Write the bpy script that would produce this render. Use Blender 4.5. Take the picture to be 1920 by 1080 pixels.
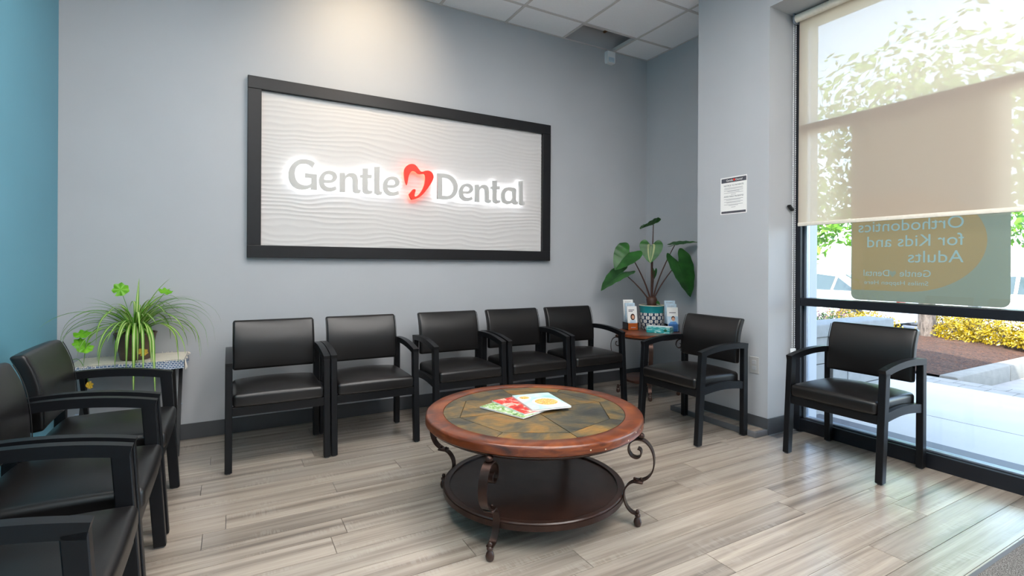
import bpy, bmesh, math, random
from math import sin, cos, pi, radians, atan2, hypot, sqrt
from mathutils import Vector, Matrix, Euler, noise as mnoise
random.seed(7)
SC = bpy.context.scene
for o in list(bpy.data.objects): bpy.data.objects.remove(o)
COL = SC.collection

# ------------------------------------------------------------------ camera
CAMH = 1.145
cam_d = bpy.data.cameras.new('camera'); cam = bpy.data.objects.new('camera', cam_d); COL.objects.link(cam)
cam_d.sensor_width = 36.0
cam_d.lens = 946.5 / 1920 * 36
cam_d.shift_y = -41.8 / 1920
cam_d.clip_start = 0.02; cam_d.clip_end = 400
_yaw, _roll = radians(29.14), radians(-0.311)
_f = Vector((sin(_yaw), cos(_yaw), 0)); _r = Vector((cos(_yaw), -sin(_yaw), 0)); _d = _f.cross(_r)
_r2 = cos(_roll) * _r + sin(_roll) * _d; _d2 = -sin(_roll) * _r + cos(_roll) * _d
cam.matrix_world = Matrix(((_r2.x, -_d2.x, -_f.x, 0), (_r2.y, -_d2.y, -_f.y, 0), (_r2.z, -_d2.z, -_f.z, CAMH), (0, 0, 0, 1)))
SC.camera = cam

# ------------------------------------------------------------------ world, sun, exposure
SC.view_settings.view_transform = 'Standard'; SC.view_settings.look = 'None'
SC.view_settings.exposure = 0.78; SC.view_settings.gamma = 1.0; SC.view_settings.use_curve_mapping = False
SC.cycles.use_denoising = True
SC.cycles.max_bounces = 8; SC.cycles.diffuse_bounces = 4; SC.cycles.transparent_max_bounces = 12; SC.cycles.adaptive_threshold = 0.02
SC.cycles.sample_clamp_indirect = 6.0
SKY_STRENGTH, SUN_STRENGTH = 1.05, 8.5
world = bpy.data.worlds.new('sky'); SC.world = world; world.use_nodes = True
wn = world.node_tree.nodes; wl = world.node_tree.links
sky = wn.new('ShaderNodeTexSky'); sky.sky_type = 'NISHITA'; sky.sun_disc = False
sky.sun_elevation = radians(48); sky.sun_rotation = radians(250); sky.air_density = 1.0; sky.dust_density = 1.5
hz = wn.new('ShaderNodeHueSaturation'); hz.inputs['Saturation'].default_value = 0.85; wl.new(sky.outputs[0], hz.inputs['Color']); wl.new(hz.outputs[0], wn['Background'].inputs[0]); wn['Background'].inputs[1].default_value = SKY_STRENGTH
sun_d = bpy.data.lights.new('sun', 'SUN'); sun_d.energy = SUN_STRENGTH; sun_d.angle = radians(0.6); sun_d.color = (1.0, 0.94, 0.84)
sun = bpy.data.objects.new('sun', sun_d); COL.objects.link(sun)
sun.rotation_euler = Vector((0.70, 0.20, -0.74)).to_track_quat('-Z', 'Y').to_euler()
FILL_RADIANCE = 13.0      # radiance of the added, unseen ceiling panels
SPOT_W = 37.0       # the wall washer over the sign

# ------------------------------------------------------------------ materials
MATS = {}
def lin(c):
    return tuple(((x / 255) / 12.92 if x / 255 <= .04045 else ((x / 255 + .055) / 1.055) ** 2.4) for x in c)
class NT:
    def __init__(s, name):
        s.m = bpy.data.materials.new(name); s.m.use_nodes = True
        s.n = s.m.node_tree.nodes; s.l = s.m.node_tree.links
        s.b = s.n['Principled BSDF']; s.out = s.n['Material Output']; MATS[name] = s.m
    def node(s, t, **kw):
        n = s.n.new(t)
        for k, v in kw.items(): setattr(n, k, v)
        return n
    def link(s, a, b): s.l.new(a, b)
    def set(s, **kw):
        for k, v in kw.items():
            i = s.b.inputs[k.replace('_', ' ')]
            i.default_value = (*v, 1) if isinstance(v, tuple) and len(v) == 3 else v
    def coord(s, kind='Object'):
        return s.node('ShaderNodeTexCoord').outputs[kind]
    def mapping(s, vec, scale=(1, 1, 1), loc=None):
        m = s.node('ShaderNodeMapping'); m.inputs['Scale'].default_value = scale
        s.link(vec, m.inputs['Vector'])
        if loc is not None: s.link(loc, m.inputs['Location'])
        return m.outputs[0]
    def noise(s, vec, scale=5, detail=3, rough=.5, dist=0):
        n = s.node('ShaderNodeTexNoise'); n.inputs['Scale'].default_value = scale; n.inputs['Detail'].default_value = detail
        n.inputs['Roughness'].default_value = rough; n.inputs['Distortion'].default_value = dist
        s.link(vec, n.inputs['Vector']); return n.outputs['Fac']
    def ramp(s, fac, stops):
        r = s.node('ShaderNodeValToRGB'); e = r.color_ramp.elements
        while len(e) < len(stops): e.new(.5)
        for i, (p, c) in enumerate(stops):
            e[i].position = p; e[i].color = (*c, 1) if len(c) == 3 else c
        s.link(fac, r.inputs[0]); return r.outputs[0]
    def mix(s, fac, a, b, mode='MIX'):
        m = s.node('ShaderNodeMix', data_type='RGBA', blend_type=mode)
        for sock, v in ((m.inputs[0], fac), (m.inputs[6], a), (m.inputs[7], b)):
            if hasattr(v, 'is_output'): s.link(v, sock)
            elif isinstance(v, (int, float)): sock.default_value = v
            else: sock.default_value = (*v, 1)
        return m.outputs[2]
    def math(s, op, a, b=None):
        m = s.node('ShaderNodeMath', operation=op)
        for sock, v in ((m.inputs[0], a), (m.inputs[1], b)):
            if v is None: continue
            if hasattr(v, 'is_output'): s.link(v, sock)
            else: sock.default_value = v
        return m.outputs[0]
    def bump(s, h, strength=.2, dist=.01):
        b = s.node('ShaderNodeBump'); b.inputs['Strength'].default_value = strength; b.inputs['Distance'].default_value = dist
        s.link(h, b.inputs['Height']); s.link(b.outputs[0], s.b.inputs['Normal'])

def plain(name, col, rough=.5, metal=0.0, spec=.5, var=0.0, vscale=20, bump=0.0, bscale=200):
    t = NT(name); t.set(Base_Color=col, Roughness=rough, Metallic=metal); t.b.inputs['Specular IOR Level'].default_value = spec
    if var:
        f = t.noise(t.coord(), vscale, 4)
        t.link(t.ramp(f, [(.25, tuple(c * (1 - var) for c in col)), (.75, tuple(min(1, c * (1 + var)) for c in col))]), t.b.inputs['Base Color'])
    if bump:
        t.bump(t.noise(t.coord(), bscale, 2), bump, .002)
    return t.m
def emit(name, col, strength):
    t = NT(name); t.n.remove(t.b); e = t.node('ShaderNodeEmission'); e.inputs[0].default_value = (*col, 1); e.inputs[1].default_value = strength
    t.link(e.outputs[0], t.out.inputs[0]); return t.m

plain('wall_paint', lin((174, 176, 180)), .55, var=.02, vscale=3, bump=.05, bscale=350)
plain('teal_paint', lin((98, 156, 176)), .55, var=.02, vscale=3, bump=.05, bscale=350)
plain('baseboard', lin((70, 72, 76)), .45, var=.06, vscale=9)
plain('tile', lin((244, 243, 245)), .9, var=.02, vscale=60, bump=.25, bscale=500)
plain('tee', lin((206, 200, 198)), .5)
plain('deck', lin((34, 30, 27)), .9, var=.2)
plain('duct', lin((214, 208, 206)), .55, var=.06, vscale=4)
plain('strap', lin((120, 84, 48)), .7, var=.2)
plain('black_frame', lin((13, 14, 17)), .40, spec=.28, var=.15, vscale=14)
t = NT('vinyl'); t.set(Base_Color=lin((17, 15, 15)), Roughness=.36); t.bump(t.noise(t.coord(), 420, 2), .12, .001)
plain('sign_frame', lin((22, 22, 25)), .45, spec=.35, var=.12, vscale=25)
plain('sign_panel', lin((203, 199, 197)), .6)
plain('letter_face', lin((186, 184, 181)), .45)
plain('heart_face', lin((236, 46, 22)), .4)
emit('halo_white', (.93, .955, 1.0), 5.0)
emit('halo_red', (1.0, .12, .06), 5.0)
plain('alu_dark', lin((38, 40, 46)), .35, metal=.55)
plain('alu_light', lin((150, 160, 175)), .35, metal=.7)
plain('white_plastic', lin((225, 226, 228)), .35)
plain('plate_paint', lin((172, 170, 168)), .5)
plain('metal_rod', lin((64, 46, 40)), .38, metal=.75, var=.25, vscale=30)
plain('shelf_wood', lin((58, 36, 28)), .28, var=.35, vscale=12)
plain('paper', lin((235, 233, 230)), .5)
plain('cloth_white', lin((222, 214, 200)), .9, var=.06, vscale=60, bump=.4, bscale=400)
plain('grout', lin((150, 130, 98)), .8)
plain('soil', lin((52, 38, 28)), .95, var=.3, vscale=80, bump=.8, bscale=120)
plain('stem', lin((70, 42, 32)), .5, var=.2, vscale=30)
plain('rubber', lin((92, 92, 95)), .6)
plain('print_dark', lin((72, 72, 80)), .6)
plain('print_grey', lin((150, 146, 150)), .6)
plain('print_orange', lin((240, 112, 22)), .45)
plain('skin', lin((214, 160, 132)), .5); plain('hair', lin((62, 36, 26)), .6); plain('blue_shirt', lin((92, 150, 214)), .6, var=.3, vscale=90)
plain('print_sky', lin((188, 208, 222)), .5, var=.12, vscale=40)
plain('green_logo', lin((14, 92, 66)), .4)
# oak-like reddish table wood
t = NT('cherry'); co = t.coord()
ang = t.node('ShaderNodeVectorMath', operation='LENGTH'); t.link(co, ang.inputs[0])
f = t.noise(t.mapping(co, (7, 7, 40)), 1.0, 5, .6, 1.2)
t.link(t.ramp(f, [(.28, lin((56, 24, 10))), (.5, lin((104, 47, 19))), (.72, lin((142, 76, 36)))]), t.b.inputs['Base Color']); t.set(Roughness=.3)
t.b.inputs['Coat Weight'].default_value = .3; t.b.inputs['Coat Roughness'].default_value = .25
# slate
t = NT('slate'); co = t.coord(); oi = t.node('ShaderNodeObjectInfo')
off = t.node('ShaderNodeVectorMath', operation='SCALE'); off.inputs[0].default_value = (31, 17, 9); t.link(oi.outputs['Random'], off.inputs['Scale'])
v = t.mapping(co, (1, 1, 1), off.outputs[0])
f1 = t.noise(v, 5.5, 5, .6, 1.0); f2 = t.noise(t.mapping(v, (6, 30, 1)), 3, 4, .6, .4)
c1 = t.ramp(f1, [(.34, lin((58, 58, 55))), (.45, lin((84, 80, 66))), (.53, lin((116, 98, 66))), (.60, lin((140, 110, 62))), (.70, lin((162, 108, 48)))])
c2 = t.ramp(f2, [(.3, (.62, .62, .62)), (.7, (1.1, 1.08, 1.05))])
c3 = t.ramp(oi.outputs['Random'], [(0, (.66, .70, .76)), (.5, (.92, .90, .86)), (1, (1.08, .98, .82))])
t.link(t.mix(1.0, t.mix(1.0, c1, c2, 'MULTIPLY'), c3, 'MULTIPLY'), t.b.inputs['Base Color']); t.set(Roughness=.38); t.bump(f2, .25, .004)
# floor planks
t = NT('plank'); co = t.coord(); oi = t.node('ShaderNodeObjectInfo')
off = t.node('ShaderNodeVectorMath', operation='SCALE'); off.inputs[0].default_value = (57, 23, 11); t.link(oi.outputs['Random'], off.inputs['Scale'])
v = t.mapping(co, (1, 1, 1), off.outputs[0])
f1 = t.noise(t.mapping(v, (.42, 15, 1)), 1.6, 4, .55, .25)
f2 = t.noise(t.mapping(v, (5, 190, 1)), 1.0, 3, .6)
fm = t.noise(t.mapping(v, (2.6, 9, 1)), 1.6, 2)
fs = t.noise(t.mapping(v, (120, 14, 1)), 1.0, 1)
base = t.ramp(f1, [(.24, lin((104, 94, 85))), (.42, lin((150, 138, 126))), (.54, lin((173, 161, 148))), (.74, lin((191, 180, 167)))])
tone = t.ramp(oi.outputs['Random'], [(0, (.86, .86, .87)), (.5, (.98, .97, .96)), (1, (1.07, 1.06, 1.05))])
base = t.mix(1.0, base, tone, 'MULTIPLY')
base = t.mix(1.0, base, t.ramp(f2, [(.3, (.84, .83, .82)), (.65, (1.05, 1.05, 1.05))]), 'MULTIPLY')
saw = t.math('MULTIPLY', t.ramp(fm, [(.54, (0, 0, 0)), (.66, (1, 1, 1))]), t.ramp(fs, [(.44, (0, 0, 0)), (.54, (1, 1, 1))]))
base = t.mix(t.math('MULTIPLY', saw, .28), base, lin((190, 182, 172)))
t.link(base, t.b.inputs['Base Color']); t.set(Roughness=.3); t.bump(f2, .05, .002); t.b.inputs['Coat Weight'].default_value = 1.0; t.b.inputs['Coat Roughness'].default_value = .20; t.b.inputs['Coat IOR'].default_value = 1.7
# carpet mat
t = NT('carpet'); f = t.noise(t.coord(), 260, 2, .7)
t.link(t.ramp(f, [(.35, lin((70, 66, 62))), (.5, lin((126, 120, 114))), (.68, lin((182, 178, 172)))]), t.b.inputs['Base Color']); t.set(Roughness=.95); t.bump(f, 1, .01)
# shade fabric: woven, lets light and a little of the view through
t = NT('shade_fabric'); t.n.remove(t.b); co = t.coord()
d = t.node('ShaderNodeBsdfDiffuse'); tr = t.node('ShaderNodeBsdfTranslucent'); tp = t.node('ShaderNodeBsdfTransparent')
d.inputs[0].default_value = (*lin((208, 192, 178)), 1); tr.inputs[0].default_value = (*lin((224, 204, 170)), 1); tp.inputs[0].default_value = (1, 1, 1, 1)
m1 = t.node('ShaderNodeMixShader'); m1.inputs[0].default_value = .42; t.link(d.outputs[0], m1.inputs[1]); t.link(tr.outputs[0], m1.inputs[2])
m2 = t.node('ShaderNodeMixShader'); m2.inputs[0].default_value = .085; t.link(m1.outputs[0], m2.inputs[1]); t.link(tp.outputs[0], m2.inputs[2])
t.link(m2.outputs[0], t.out.inputs[0])
def cloth_translucent(name, col, fac=.5):
    t = NT(name); t.n.remove(t.b); d = t.node('ShaderNodeBsdfDiffuse'); tr = t.node('ShaderNodeBsdfTranslucent')
    d.inputs[0].default_value = (*col, 1); tr.inputs[0].default_value = (*col, 1)
    m = t.node('ShaderNodeMixShader'); m.inputs[0].default_value = fac; t.link(d.outputs[0], m.inputs[1]); t.link(tr.outputs[0], m.inputs[2]); t.link(m.outputs[0], t.out.inputs[0])
cloth_translucent('banner_teal', lin((132, 128, 106)), .5)
cloth_translucent('banner_orange', lin((152, 124, 84)), .5)
cloth_translucent('banner_white', lin((142, 154, 142)), .5)
# thin clear glass
def glass(name, col=(1, 1, 1), rough=0.0):
    t = NT(name); t.n.remove(t.b); g = t.node('ShaderNodeBsdfGlossy'); g.inputs['Roughness'].default_value = rough; tp = t.node('ShaderNodeBsdfTransparent'); tp.inputs[0].default_value = (*col, 1)
    fr = t.node('ShaderNodeFresnel'); fr.inputs[0].default_value = 1.45; m = t.node('ShaderNodeMixShader')
    t.link(fr.outputs[0], m.inputs[0]); t.link(tp.outputs[0], m.inputs[1]); t.link(g.outputs[0], m.inputs[2]); t.link(m.outputs[0], t.out.inputs[0])
glass('glass', (.96, .985, .98)); glass('acrylic', (.9, .93, .96))
# leaves
def leaf_mat(name, a, b, scale=9, rough=.4, trans=.25):
    t = NT(name); f = t.noise(t.coord(), scale, 4); c = t.ramp(f, [(.3, a), (.7, b)])
    t.link(c, t.b.inputs['Base Color']); t.set(Roughness=rough)
    tr = t.node('ShaderNodeBsdfTranslucent'); t.link(c, tr.inputs[0]); m = t.node('ShaderNodeMixShader'); m.inputs[0].default_value = trans
    t.link(t.b.outputs[0], m.inputs[1]); t.link(tr.outputs[0], m.inputs[2]); t.link(m.outputs[0], t.out.inputs[0])
leaf_mat('ear_leaf', lin((28, 74, 30)), lin((52, 112, 44)))
leaf_mat('ear_pale', lin((120, 140, 80)), lin((170, 178, 120)))
leaf_mat('blade_green', lin((70, 128, 28)), lin((112, 170, 46)))
leaf_mat('blade_pale', lin((176, 196, 110)), lin((206, 214, 150)))
leaf_mat('round_leaf', lin((88, 158, 24)), lin((130, 196, 40)))
leaf_mat('yellow_leaf', lin((190, 150, 30)), lin((214, 178, 60)))
leaf_mat('shrub_yellow', lin((118, 98, 4)), lin((178, 152, 6)), 3)
leaf_mat('tree_green', lin((64, 112, 30)), lin((120, 168, 58)), 1.5)
leaf_mat('flower_pink', lin((196, 110, 130)), lin((236, 196, 200)), 6)
# woven pot band
t = NT('pot_glaze'); co = t.coord(); sx = t.node('ShaderNodeSeparateXYZ'); t.link(co, sx.inputs[0])
th = t.math('ARCTAN2', sx.outputs[1], sx.outputs[0])
u = t.math('SINE', t.math('MULTIPLY', th, 13)); w_ = t.math('SINE', t.math('MULTIPLY', sx.outputs[2], 95))
p = t.math('ABSOLUTE', t.math('ADD', t.math('MULTIPLY', u, w_), t.math('MULTIPLY', t.math('SINE', t.math('MULTIPLY', th, 26)), .45)))
pat = t.ramp(p, [(.32, lin((34, 52, 78))), (.42, lin((206, 202, 196)))])
hb = t.math('GREATER_THAN', sx.outputs[2], .158)
t.link(t.mix(hb, pat, lin((28, 122, 126))), t.b.inputs['Base Color']); t.set(Roughness=.18)
plain('pot_rim', lin((206, 196, 170)), .4)
plain('brown_pot', lin((82, 62, 50)), .5, var=.25, vscale=25)
# cloth border
t = NT('cloth_blue'); co = t.coord(); br = t.node('ShaderNodeTexBrick'); br.inputs['Scale'].default_value = 1; br.inputs['Color1'].default_value = (*lin((64, 88, 122)), 1); br.inputs['Color2'].default_value = (*lin((84, 108, 140)), 1)
br.inputs['Mortar'].default_value = (*lin((206, 210, 214)), 1); br.inputs['Brick Width'].default_value = .017; br.inputs['Row Height'].default_value = .0105; br.inputs['Mortar Size'].default_value = .0014
sw = t.node('ShaderNodeSeparateXYZ'); cw = t.node('ShaderNodeCombineXYZ'); t.link(co, sw.inputs[0]); t.link(t.math('ADD', sw.outputs[0], sw.outputs[1]), cw.inputs[0]); t.link(sw.outputs[2], cw.inputs[1]); t.link(cw.outputs[0], br.inputs['Vector'])
t.link(br.outputs[0], t.b.inputs['Base Color']); t.set(Roughness=.9)
# tissue box print
t = NT('tissue_print'); co = t.coord(); f = t.noise(t.mapping(co, (14, 14, 60)), 1.0, 4, .6, 1.5)
t.link(t.ramp(f, [(.35, lin((10, 118, 124))), (.5, lin((40, 168, 168))), (.6, lin((196, 224, 220))), (.75, lin((22, 140, 148)))]), t.b.inputs['Base Color']); t.set(Roughness=.35)
# magazine covers
def cover(name, stops, scale):
    t = NT(name); f = t.noise(t.coord(), scale, 4, .65, .6); t.link(t.ramp(f, stops), t.b.inputs['Base Color']); t.set(Roughness=.25)
cover('cover_green', [(.35, lin((58, 96, 44))), (.5, lin((150, 186, 110))), (.62, lin((214, 214, 206))), (.8, lin((120, 150, 96)))], 45)
cover('cover_red', [(.35, lin((168, 22, 20))), (.5, lin((222, 60, 46))), (.6, lin((240, 190, 170))), (.8, lin((236, 226, 218)))], 22)
cover('cover_pale', [(.35, lin((150, 200, 200))), (.55, lin((206, 224, 222))), (.75, lin((232, 236, 232)))], 6)
cover('food', [(.35, lin((150, 60, 24))), (.45, lin((240, 168, 40))), (.55, lin((248, 222, 150))), (.62, lin((190, 70, 60))), (.75, lin((110, 140, 50)))], 110)
# outdoors
plain('concrete', lin((180, 175, 167)), .85, var=.06, vscale=2.5, bump=.2, bscale=90)
plain('paver', lin((136, 131, 124)), .85, var=.12, vscale=8)
plain('asphalt', lin((140, 138, 136)), .9, var=.1, vscale=5)
plain('curb', lin((122, 119, 112)), .85, var=.14, vscale=9, bump=.3, bscale=60)
plain('stone', lin((140, 139, 136)), .85, var=.1, vscale=14, bump=.5, bscale=70)
t = NT('mulch'); f = t.noise(t.mapping(t.coord(), (1, 1, 2)), 26, 6, .75, 1.5)
t.link(t.ramp(f, [(.35, lin((30, 17, 10))), (.5, lin((78, 46, 27))), (.62, lin((122, 78, 50))), (.8, lin((54, 32, 20)))]), t.b.inputs['Base Color']); t.set(Roughness=.95); t.bump(f, 1, .05)
t = NT('bark'); f = t.noise(t.mapping(t.coord(), (1, 1, .35)), 22, 5, .7)
t.link(t.ramp(f, [(.35, lin((52, 44, 40))), (.6, lin((104, 94, 88)))]), t.b.inputs['Base Color']); t.set(Roughness=.9); t.bump(f, .8, .03)
plain('car_white', lin((232, 234, 236)), .2, spec=.6); plain('car_blue', lin((60, 86, 140)), .2, spec=.6); plain('car_grey', lin((120, 122, 140)), .25, spec=.6)
plain('car_glass', lin((40, 54, 52)), .08, spec=.7); plain('tire', lin((40, 40, 42)), .8); plain('hub', lin((176, 178, 182)), .3, metal=.8)
plain('post_grey', lin((120, 118, 120)), .5, metal=.3); plain('tail_red', lin((150, 24, 26)), .3); plain('facade', lin((190, 186, 178)), .9)
emit('lamp_panel', (1.0, .97, .94), FILL_RADIANCE)
emit('can_lens', (1.0, .84, .62), 8.0)

# ------------------------------------------------------------------ mesh helpers
class MB:
    def __init__(s): s.bm = bmesh.new(); s.mi = 0
    def _mark(s, faces):
        for f in faces: f.material_index = s.mi
    def box(s, lo, hi, bev=0.0, seg=2, xf=None):
        c = [(a + b) / 2 for a, b in zip(lo, hi)]; d = [b - a for a, b in zip(lo, hi)]
        r = bmesh.ops.create_cube(s.bm, size=1.0); vs = r['verts']
        for v in vs: v.co = Vector((c[0] + v.co.x * d[0], c[1] + v.co.y * d[1], c[2] + v.co.z * d[2]))
        if bev:
            ed = list({e for v in vs for e in v.link_edges})
            rb = bmesh.ops.bevel(s.bm, geom=ed, offset=bev, segments=seg, affect='EDGES', profile=.5)
            vs = list({v for f in rb['faces'] for v in f.verts} | {v for v in vs if v.is_valid})
        if xf is not None:
            for v in vs: v.co = xf @ v.co
        s._mark({f for v in vs for f in v.link_faces}); return vs
    def hexa(s, p):      # 8 corners: bottom 0-3, top 4-7
        vs = [s.bm.verts.new(q) for q in p]
        fs = [s.bm.faces.new([vs[i] for i in f]) for f in ((3, 2, 1, 0), (4, 5, 6, 7), (0, 1, 5, 4), (1, 2, 6, 5), (2, 3, 7, 6), (3, 0, 4, 7))]
        s._mark(fs); return vs
    def prism(s, pts, z0, z1, M=None):   # polygon in xy extruded z0..z1
        M = M or Matrix()
        a = [s.bm.verts.new(M @ Vector((x, y, z0))) for x, y in pts]; b = [s.bm.verts.new(M @ Vector((x, y, z1))) for x, y in pts]
        n = len(pts); fs = [s.bm.faces.new(a[::-1]), s.bm.faces.new(b)]
        for i in range(n): fs.append(s.bm.faces.new((a[i], a[(i + 1) % n], b[(i + 1) % n], b[i])))
        s._mark(fs)
    def lathe(s, prof, n=32, c=(0, 0, 0), close=False):
        rings = []
        for r, z in prof:
            if r < 1e-6: rings.append([s.bm.verts.new((c[0], c[1], c[2] + z))])
            else: rings.append([s.bm.verts.new((c[0] + r * cos(2 * pi * i / n), c[1] + r * sin(2 * pi * i / n), c[2] + z)) for i in range(n)])
        if close: rings.append(rings[0])
        fs = []
        for A, B in zip(rings, rings[1:]):
            for i in range(n):
                j = (i + 1) % n
                if len(A) == 1 and len(B) == 1: continue
                if len(A) == 1: fs.append(s.bm.faces.new((A[0], B[j], B[i])))
                elif len(B) == 1: fs.append(s.bm.faces.new((A[i], A[j], B[0])))
                else: fs.append(s.bm.faces.new((A[i], A[j], B[j], B[i])))
        s._mark(fs)
    def tube(s, pts, rad, n=8, cap=True):
        pts = [Vector(p) for p in pts]; m = len(pts)
        rads = rad if isinstance(rad, (list, tuple)) else [rad] * m
        rings = []; up = None
        for i, p in enumerate(pts):
            t = (pts[min(i + 1, m - 1)] - pts[max(i - 1, 0)]).normalized()
            if up is None:
                up = Vector((0, 0, 1)) if abs(t.z) < .9 else Vector((1, 0, 0))
            a = t.cross(up).normalized(); b = a.cross(t).normalized(); up = b
            rings.append([s.bm.verts.new(p + rads[i] * (a * cos(2 * pi * k / n) + b * sin(2 * pi * k / n))) for k in range(n)])
        fs = []
        for A, B in zip(rings, rings[1:]):
            for k in range(n): fs.append(s.bm.faces.new((A[k], A[(k + 1) % n], B[(k + 1) % n], B[k])))
        if cap: fs.append(s.bm.faces.new(rings[0][::-1])); fs.append(s.bm.faces.new(rings[-1]))
        s._mark(fs)
    def strip(s, path, width, thick, M=None):   # rectangular bar swept along a path in the (x, z) plane; width along y
        M = M or Matrix(); m = len(path); rings = []
        for i, (x, z) in enumerate(path):
            x0, z0 = path[max(i - 1, 0)]; x1, z1 = path[min(i + 1, m - 1)]
            tx, tz = x1 - x0, z1 - z0; L = hypot(tx, tz) or 1; nx, nz = -tz / L, tx / L
            th = thick[i] if isinstance(thick, (list, tuple)) else thick
            rings.append([s.bm.verts.new(M @ Vector((x + a * nx * th / 2, b * width / 2, z + a * nz * th / 2))) for a, b in ((-1, -1), (1, -1), (1, 1), (-1, 1))])
        fs = []
        for A, B in zip(rings, rings[1:]):
            for k in range(4): fs.append(s.bm.faces.new((A[k], A[(k + 1) % 4], B[(k + 1) % 4], B[k])))
        fs += [s.bm.faces.new(rings[0][::-1]), s.bm.faces.new(rings[-1])]; s._mark(fs)
    def ball(s, c, r, sc=(1, 1, 1), u=12, v=8):
        res = bmesh.ops.create_uvsphere(s.bm, u_segments=u, v_segments=v, radius=r)
        for q in res['verts']: q.co = Vector((c[0] + q.co.x * sc[0], c[1] + q.co.y * sc[1], c[2] + q.co.z * sc[2]))
        s._mark({f for q in res['verts'] for f in q.link_faces})
    def quad(s, *p):
        f = s.bm.faces.new([s.bm.verts.new(q) for q in p]); s._mark([f])
    def done(s, name, mats, parent=None, smooth=None, loc=None, rot=None, fix=True):
        if fix: bmesh.ops.recalc_face_normals(s.bm, faces=s.bm.faces)
        me = bpy.data.meshes.new(name); s.bm.to_mesh(me); s.bm.free()
        return mk(name, me, mats, parent, smooth, loc, rot)
def mk(name, me, mats, parent=None, smooth=None, loc=None, rot=None):
    if not me.materials:
        for m in ([mats] if isinstance(mats, str) else mats): me.materials.append(MATS[m])
    if smooth is not None:
        me.shade_smooth()
        if smooth < 179: me.set_sharp_from_angle(angle=radians(smooth))
    o = bpy.data.objects.new(name, me); COL.objects.link(o)
    if parent is not None: o.parent = parent
    if loc is not None: o.location = loc
    if rot is not None: o.rotation_euler = rot
    return o
def empty(name, loc=(0, 0, 0), rz=0.0):
    o = bpy.data.objects.new(name, None); COL.objects.link(o); o.location = loc; o.rotation_euler = (0, 0, rz); o.empty_display_size = .1; return o
def tag(o, label=None, cat=None, group=None, kind=None):
    if label: o['label'] = label
    if cat: o['category'] = cat
    if group: o['group'] = group
    if kind: o['kind'] = kind
    return o
def struct(o, label=None): return tag(o, label, kind='structure')
def boxo(name, lo, hi, mat, parent=None, bev=0.0, smooth=None):
    b = MB(); b.box(lo, hi, bev); return b.done(name, mat, parent, smooth)
def copy_tree(o, parent=None):
    c = o.copy(); COL.objects.link(c)
    if parent is not None: c.parent = parent
    for ch in o.children: copy_tree(ch, c)
    return c
def text_mesh(s, size=1.0, ext=0.0, bold=0.0, align='LEFT'):
    cu = bpy.data.curves.new('txt', 'FONT'); cu.body = s; cu.size = size; cu.extrude = ext; cu.offset = bold; cu.align_x = align; cu.resolution_u = 4
    ob = bpy.data.objects.new('txt', cu); COL.objects.link(ob)
    bpy.context.view_layer.update()
    me = bpy.data.meshes.new_from_object(ob.evaluated_get(bpy.context.evaluated_depsgraph_get()))
    bpy.data.objects.remove(ob); bpy.data.curves.remove(cu); return me
def frame_M(origin, xa, ya, za):
    return Matrix(((xa[0], ya[0], za[0], origin[0]), (xa[1], ya[1], za[1], origin[1]), (xa[2], ya[2], za[2], origin[2]), (0, 0, 0, 1)))
def rbox(size, r, core=(6, 6, 2), seg=3, fn=None):
    """rounded box centred on the origin, as a bmesh MB"""
    hx, hy, hz = (s / 2 for s in size); b = MB(); cache = {}
    def ticks(h, n):
        inner = [-(h - r) + 2 * (h - r) * i / n for i in range(n + 1)]
        edge = [r * math.tan(pi / 4 * (k + 1) / seg) for k in range(seg)]
        return [-(h - r) - e for e in edge[::-1]] + inner + [(h - r) + e for e in edge]
    T = (ticks(hx, core[0]), ticks(hy, core[1]), ticks(hz, core[2])); H = (hx, hy, hz)
    def vert(p):
        k = tuple(round(q, 6) for q in p)
        if k not in cache:
            inn = Vector([max(-(H[i] - r), min(H[i] - r, p[i])) for i in range(3)]); d = Vector(p) - inn
            q = inn + d.normalized() * r if d.length > 1e-9 else inn
            cache[k] = b.bm.verts.new(fn(q) if fn else q)
        return cache[k]
    for ax in range(3):
        a, c = (ax + 1) % 3, (ax + 2) % 3
        for sgn in (-1, 1):
            for i in range(len(T[a]) - 1):
                for j in range(len(T[c]) - 1):
                    ps = []
                    for u, w in ((i, j), (i + 1, j), (i + 1, j + 1), (i, j + 1)):
                        p = [0, 0, 0]; p[ax] = sgn * H[ax]; p[a] = T[a][u]; p[c] = T[c][w]; ps.append(p)
                    b.bm.faces.new([vert(p) for p in (ps if sgn > 0 else ps[::-1])])
    return b

# ================================================================== THE SETTING
XL, XR, YB, YF, ZC, XW, XC = -0.893, 3.776, 3.91, -3.5, 3.282, 3.49, 3.203
YC0, YC1, ZTOP, ZH = 2.155, 2.755, 4.3, 2.92
struct(boxo('wall_back', (XL - .15, YB, -.1), (XR + .3, YB + .15, ZTOP), 'wall_paint'), 'pale grey painted back wall behind the sign')
struct(boxo('wall_left', (XL - .15, YF - .15, -.1), (XL, YB, ZTOP), 'teal_paint'), 'teal painted wall at the left edge')
struct(boxo('wall_right', (XR, YC1 - .3, -.1), (XR + .13, YB, ZTOP), 'wall_paint'), 'narrow grey wall in the corner behind the potted plant')
struct(boxo('wall_column', (XC, YC0, -.1), (XR, YC1, ZTOP), 'wall_paint'), 'grey wall column carrying the paper notice')
struct(boxo('wall_header', (XC, YF, ZH), (XR, YC0, ZTOP), 'wall_paint'), 'grey wall above the window opening')
struct(boxo('wall_front', (XL - .15, YF - .15, -.1), (XR + .3, YF, ZTOP), 'wall_paint'), 'grey wall behind the camera')
struct(boxo('roof', (XL - 6, YF - 5, ZTOP), (XR + .02, YB + 6, ZTOP + .3), 'facade'), 'flat building roof')
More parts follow.
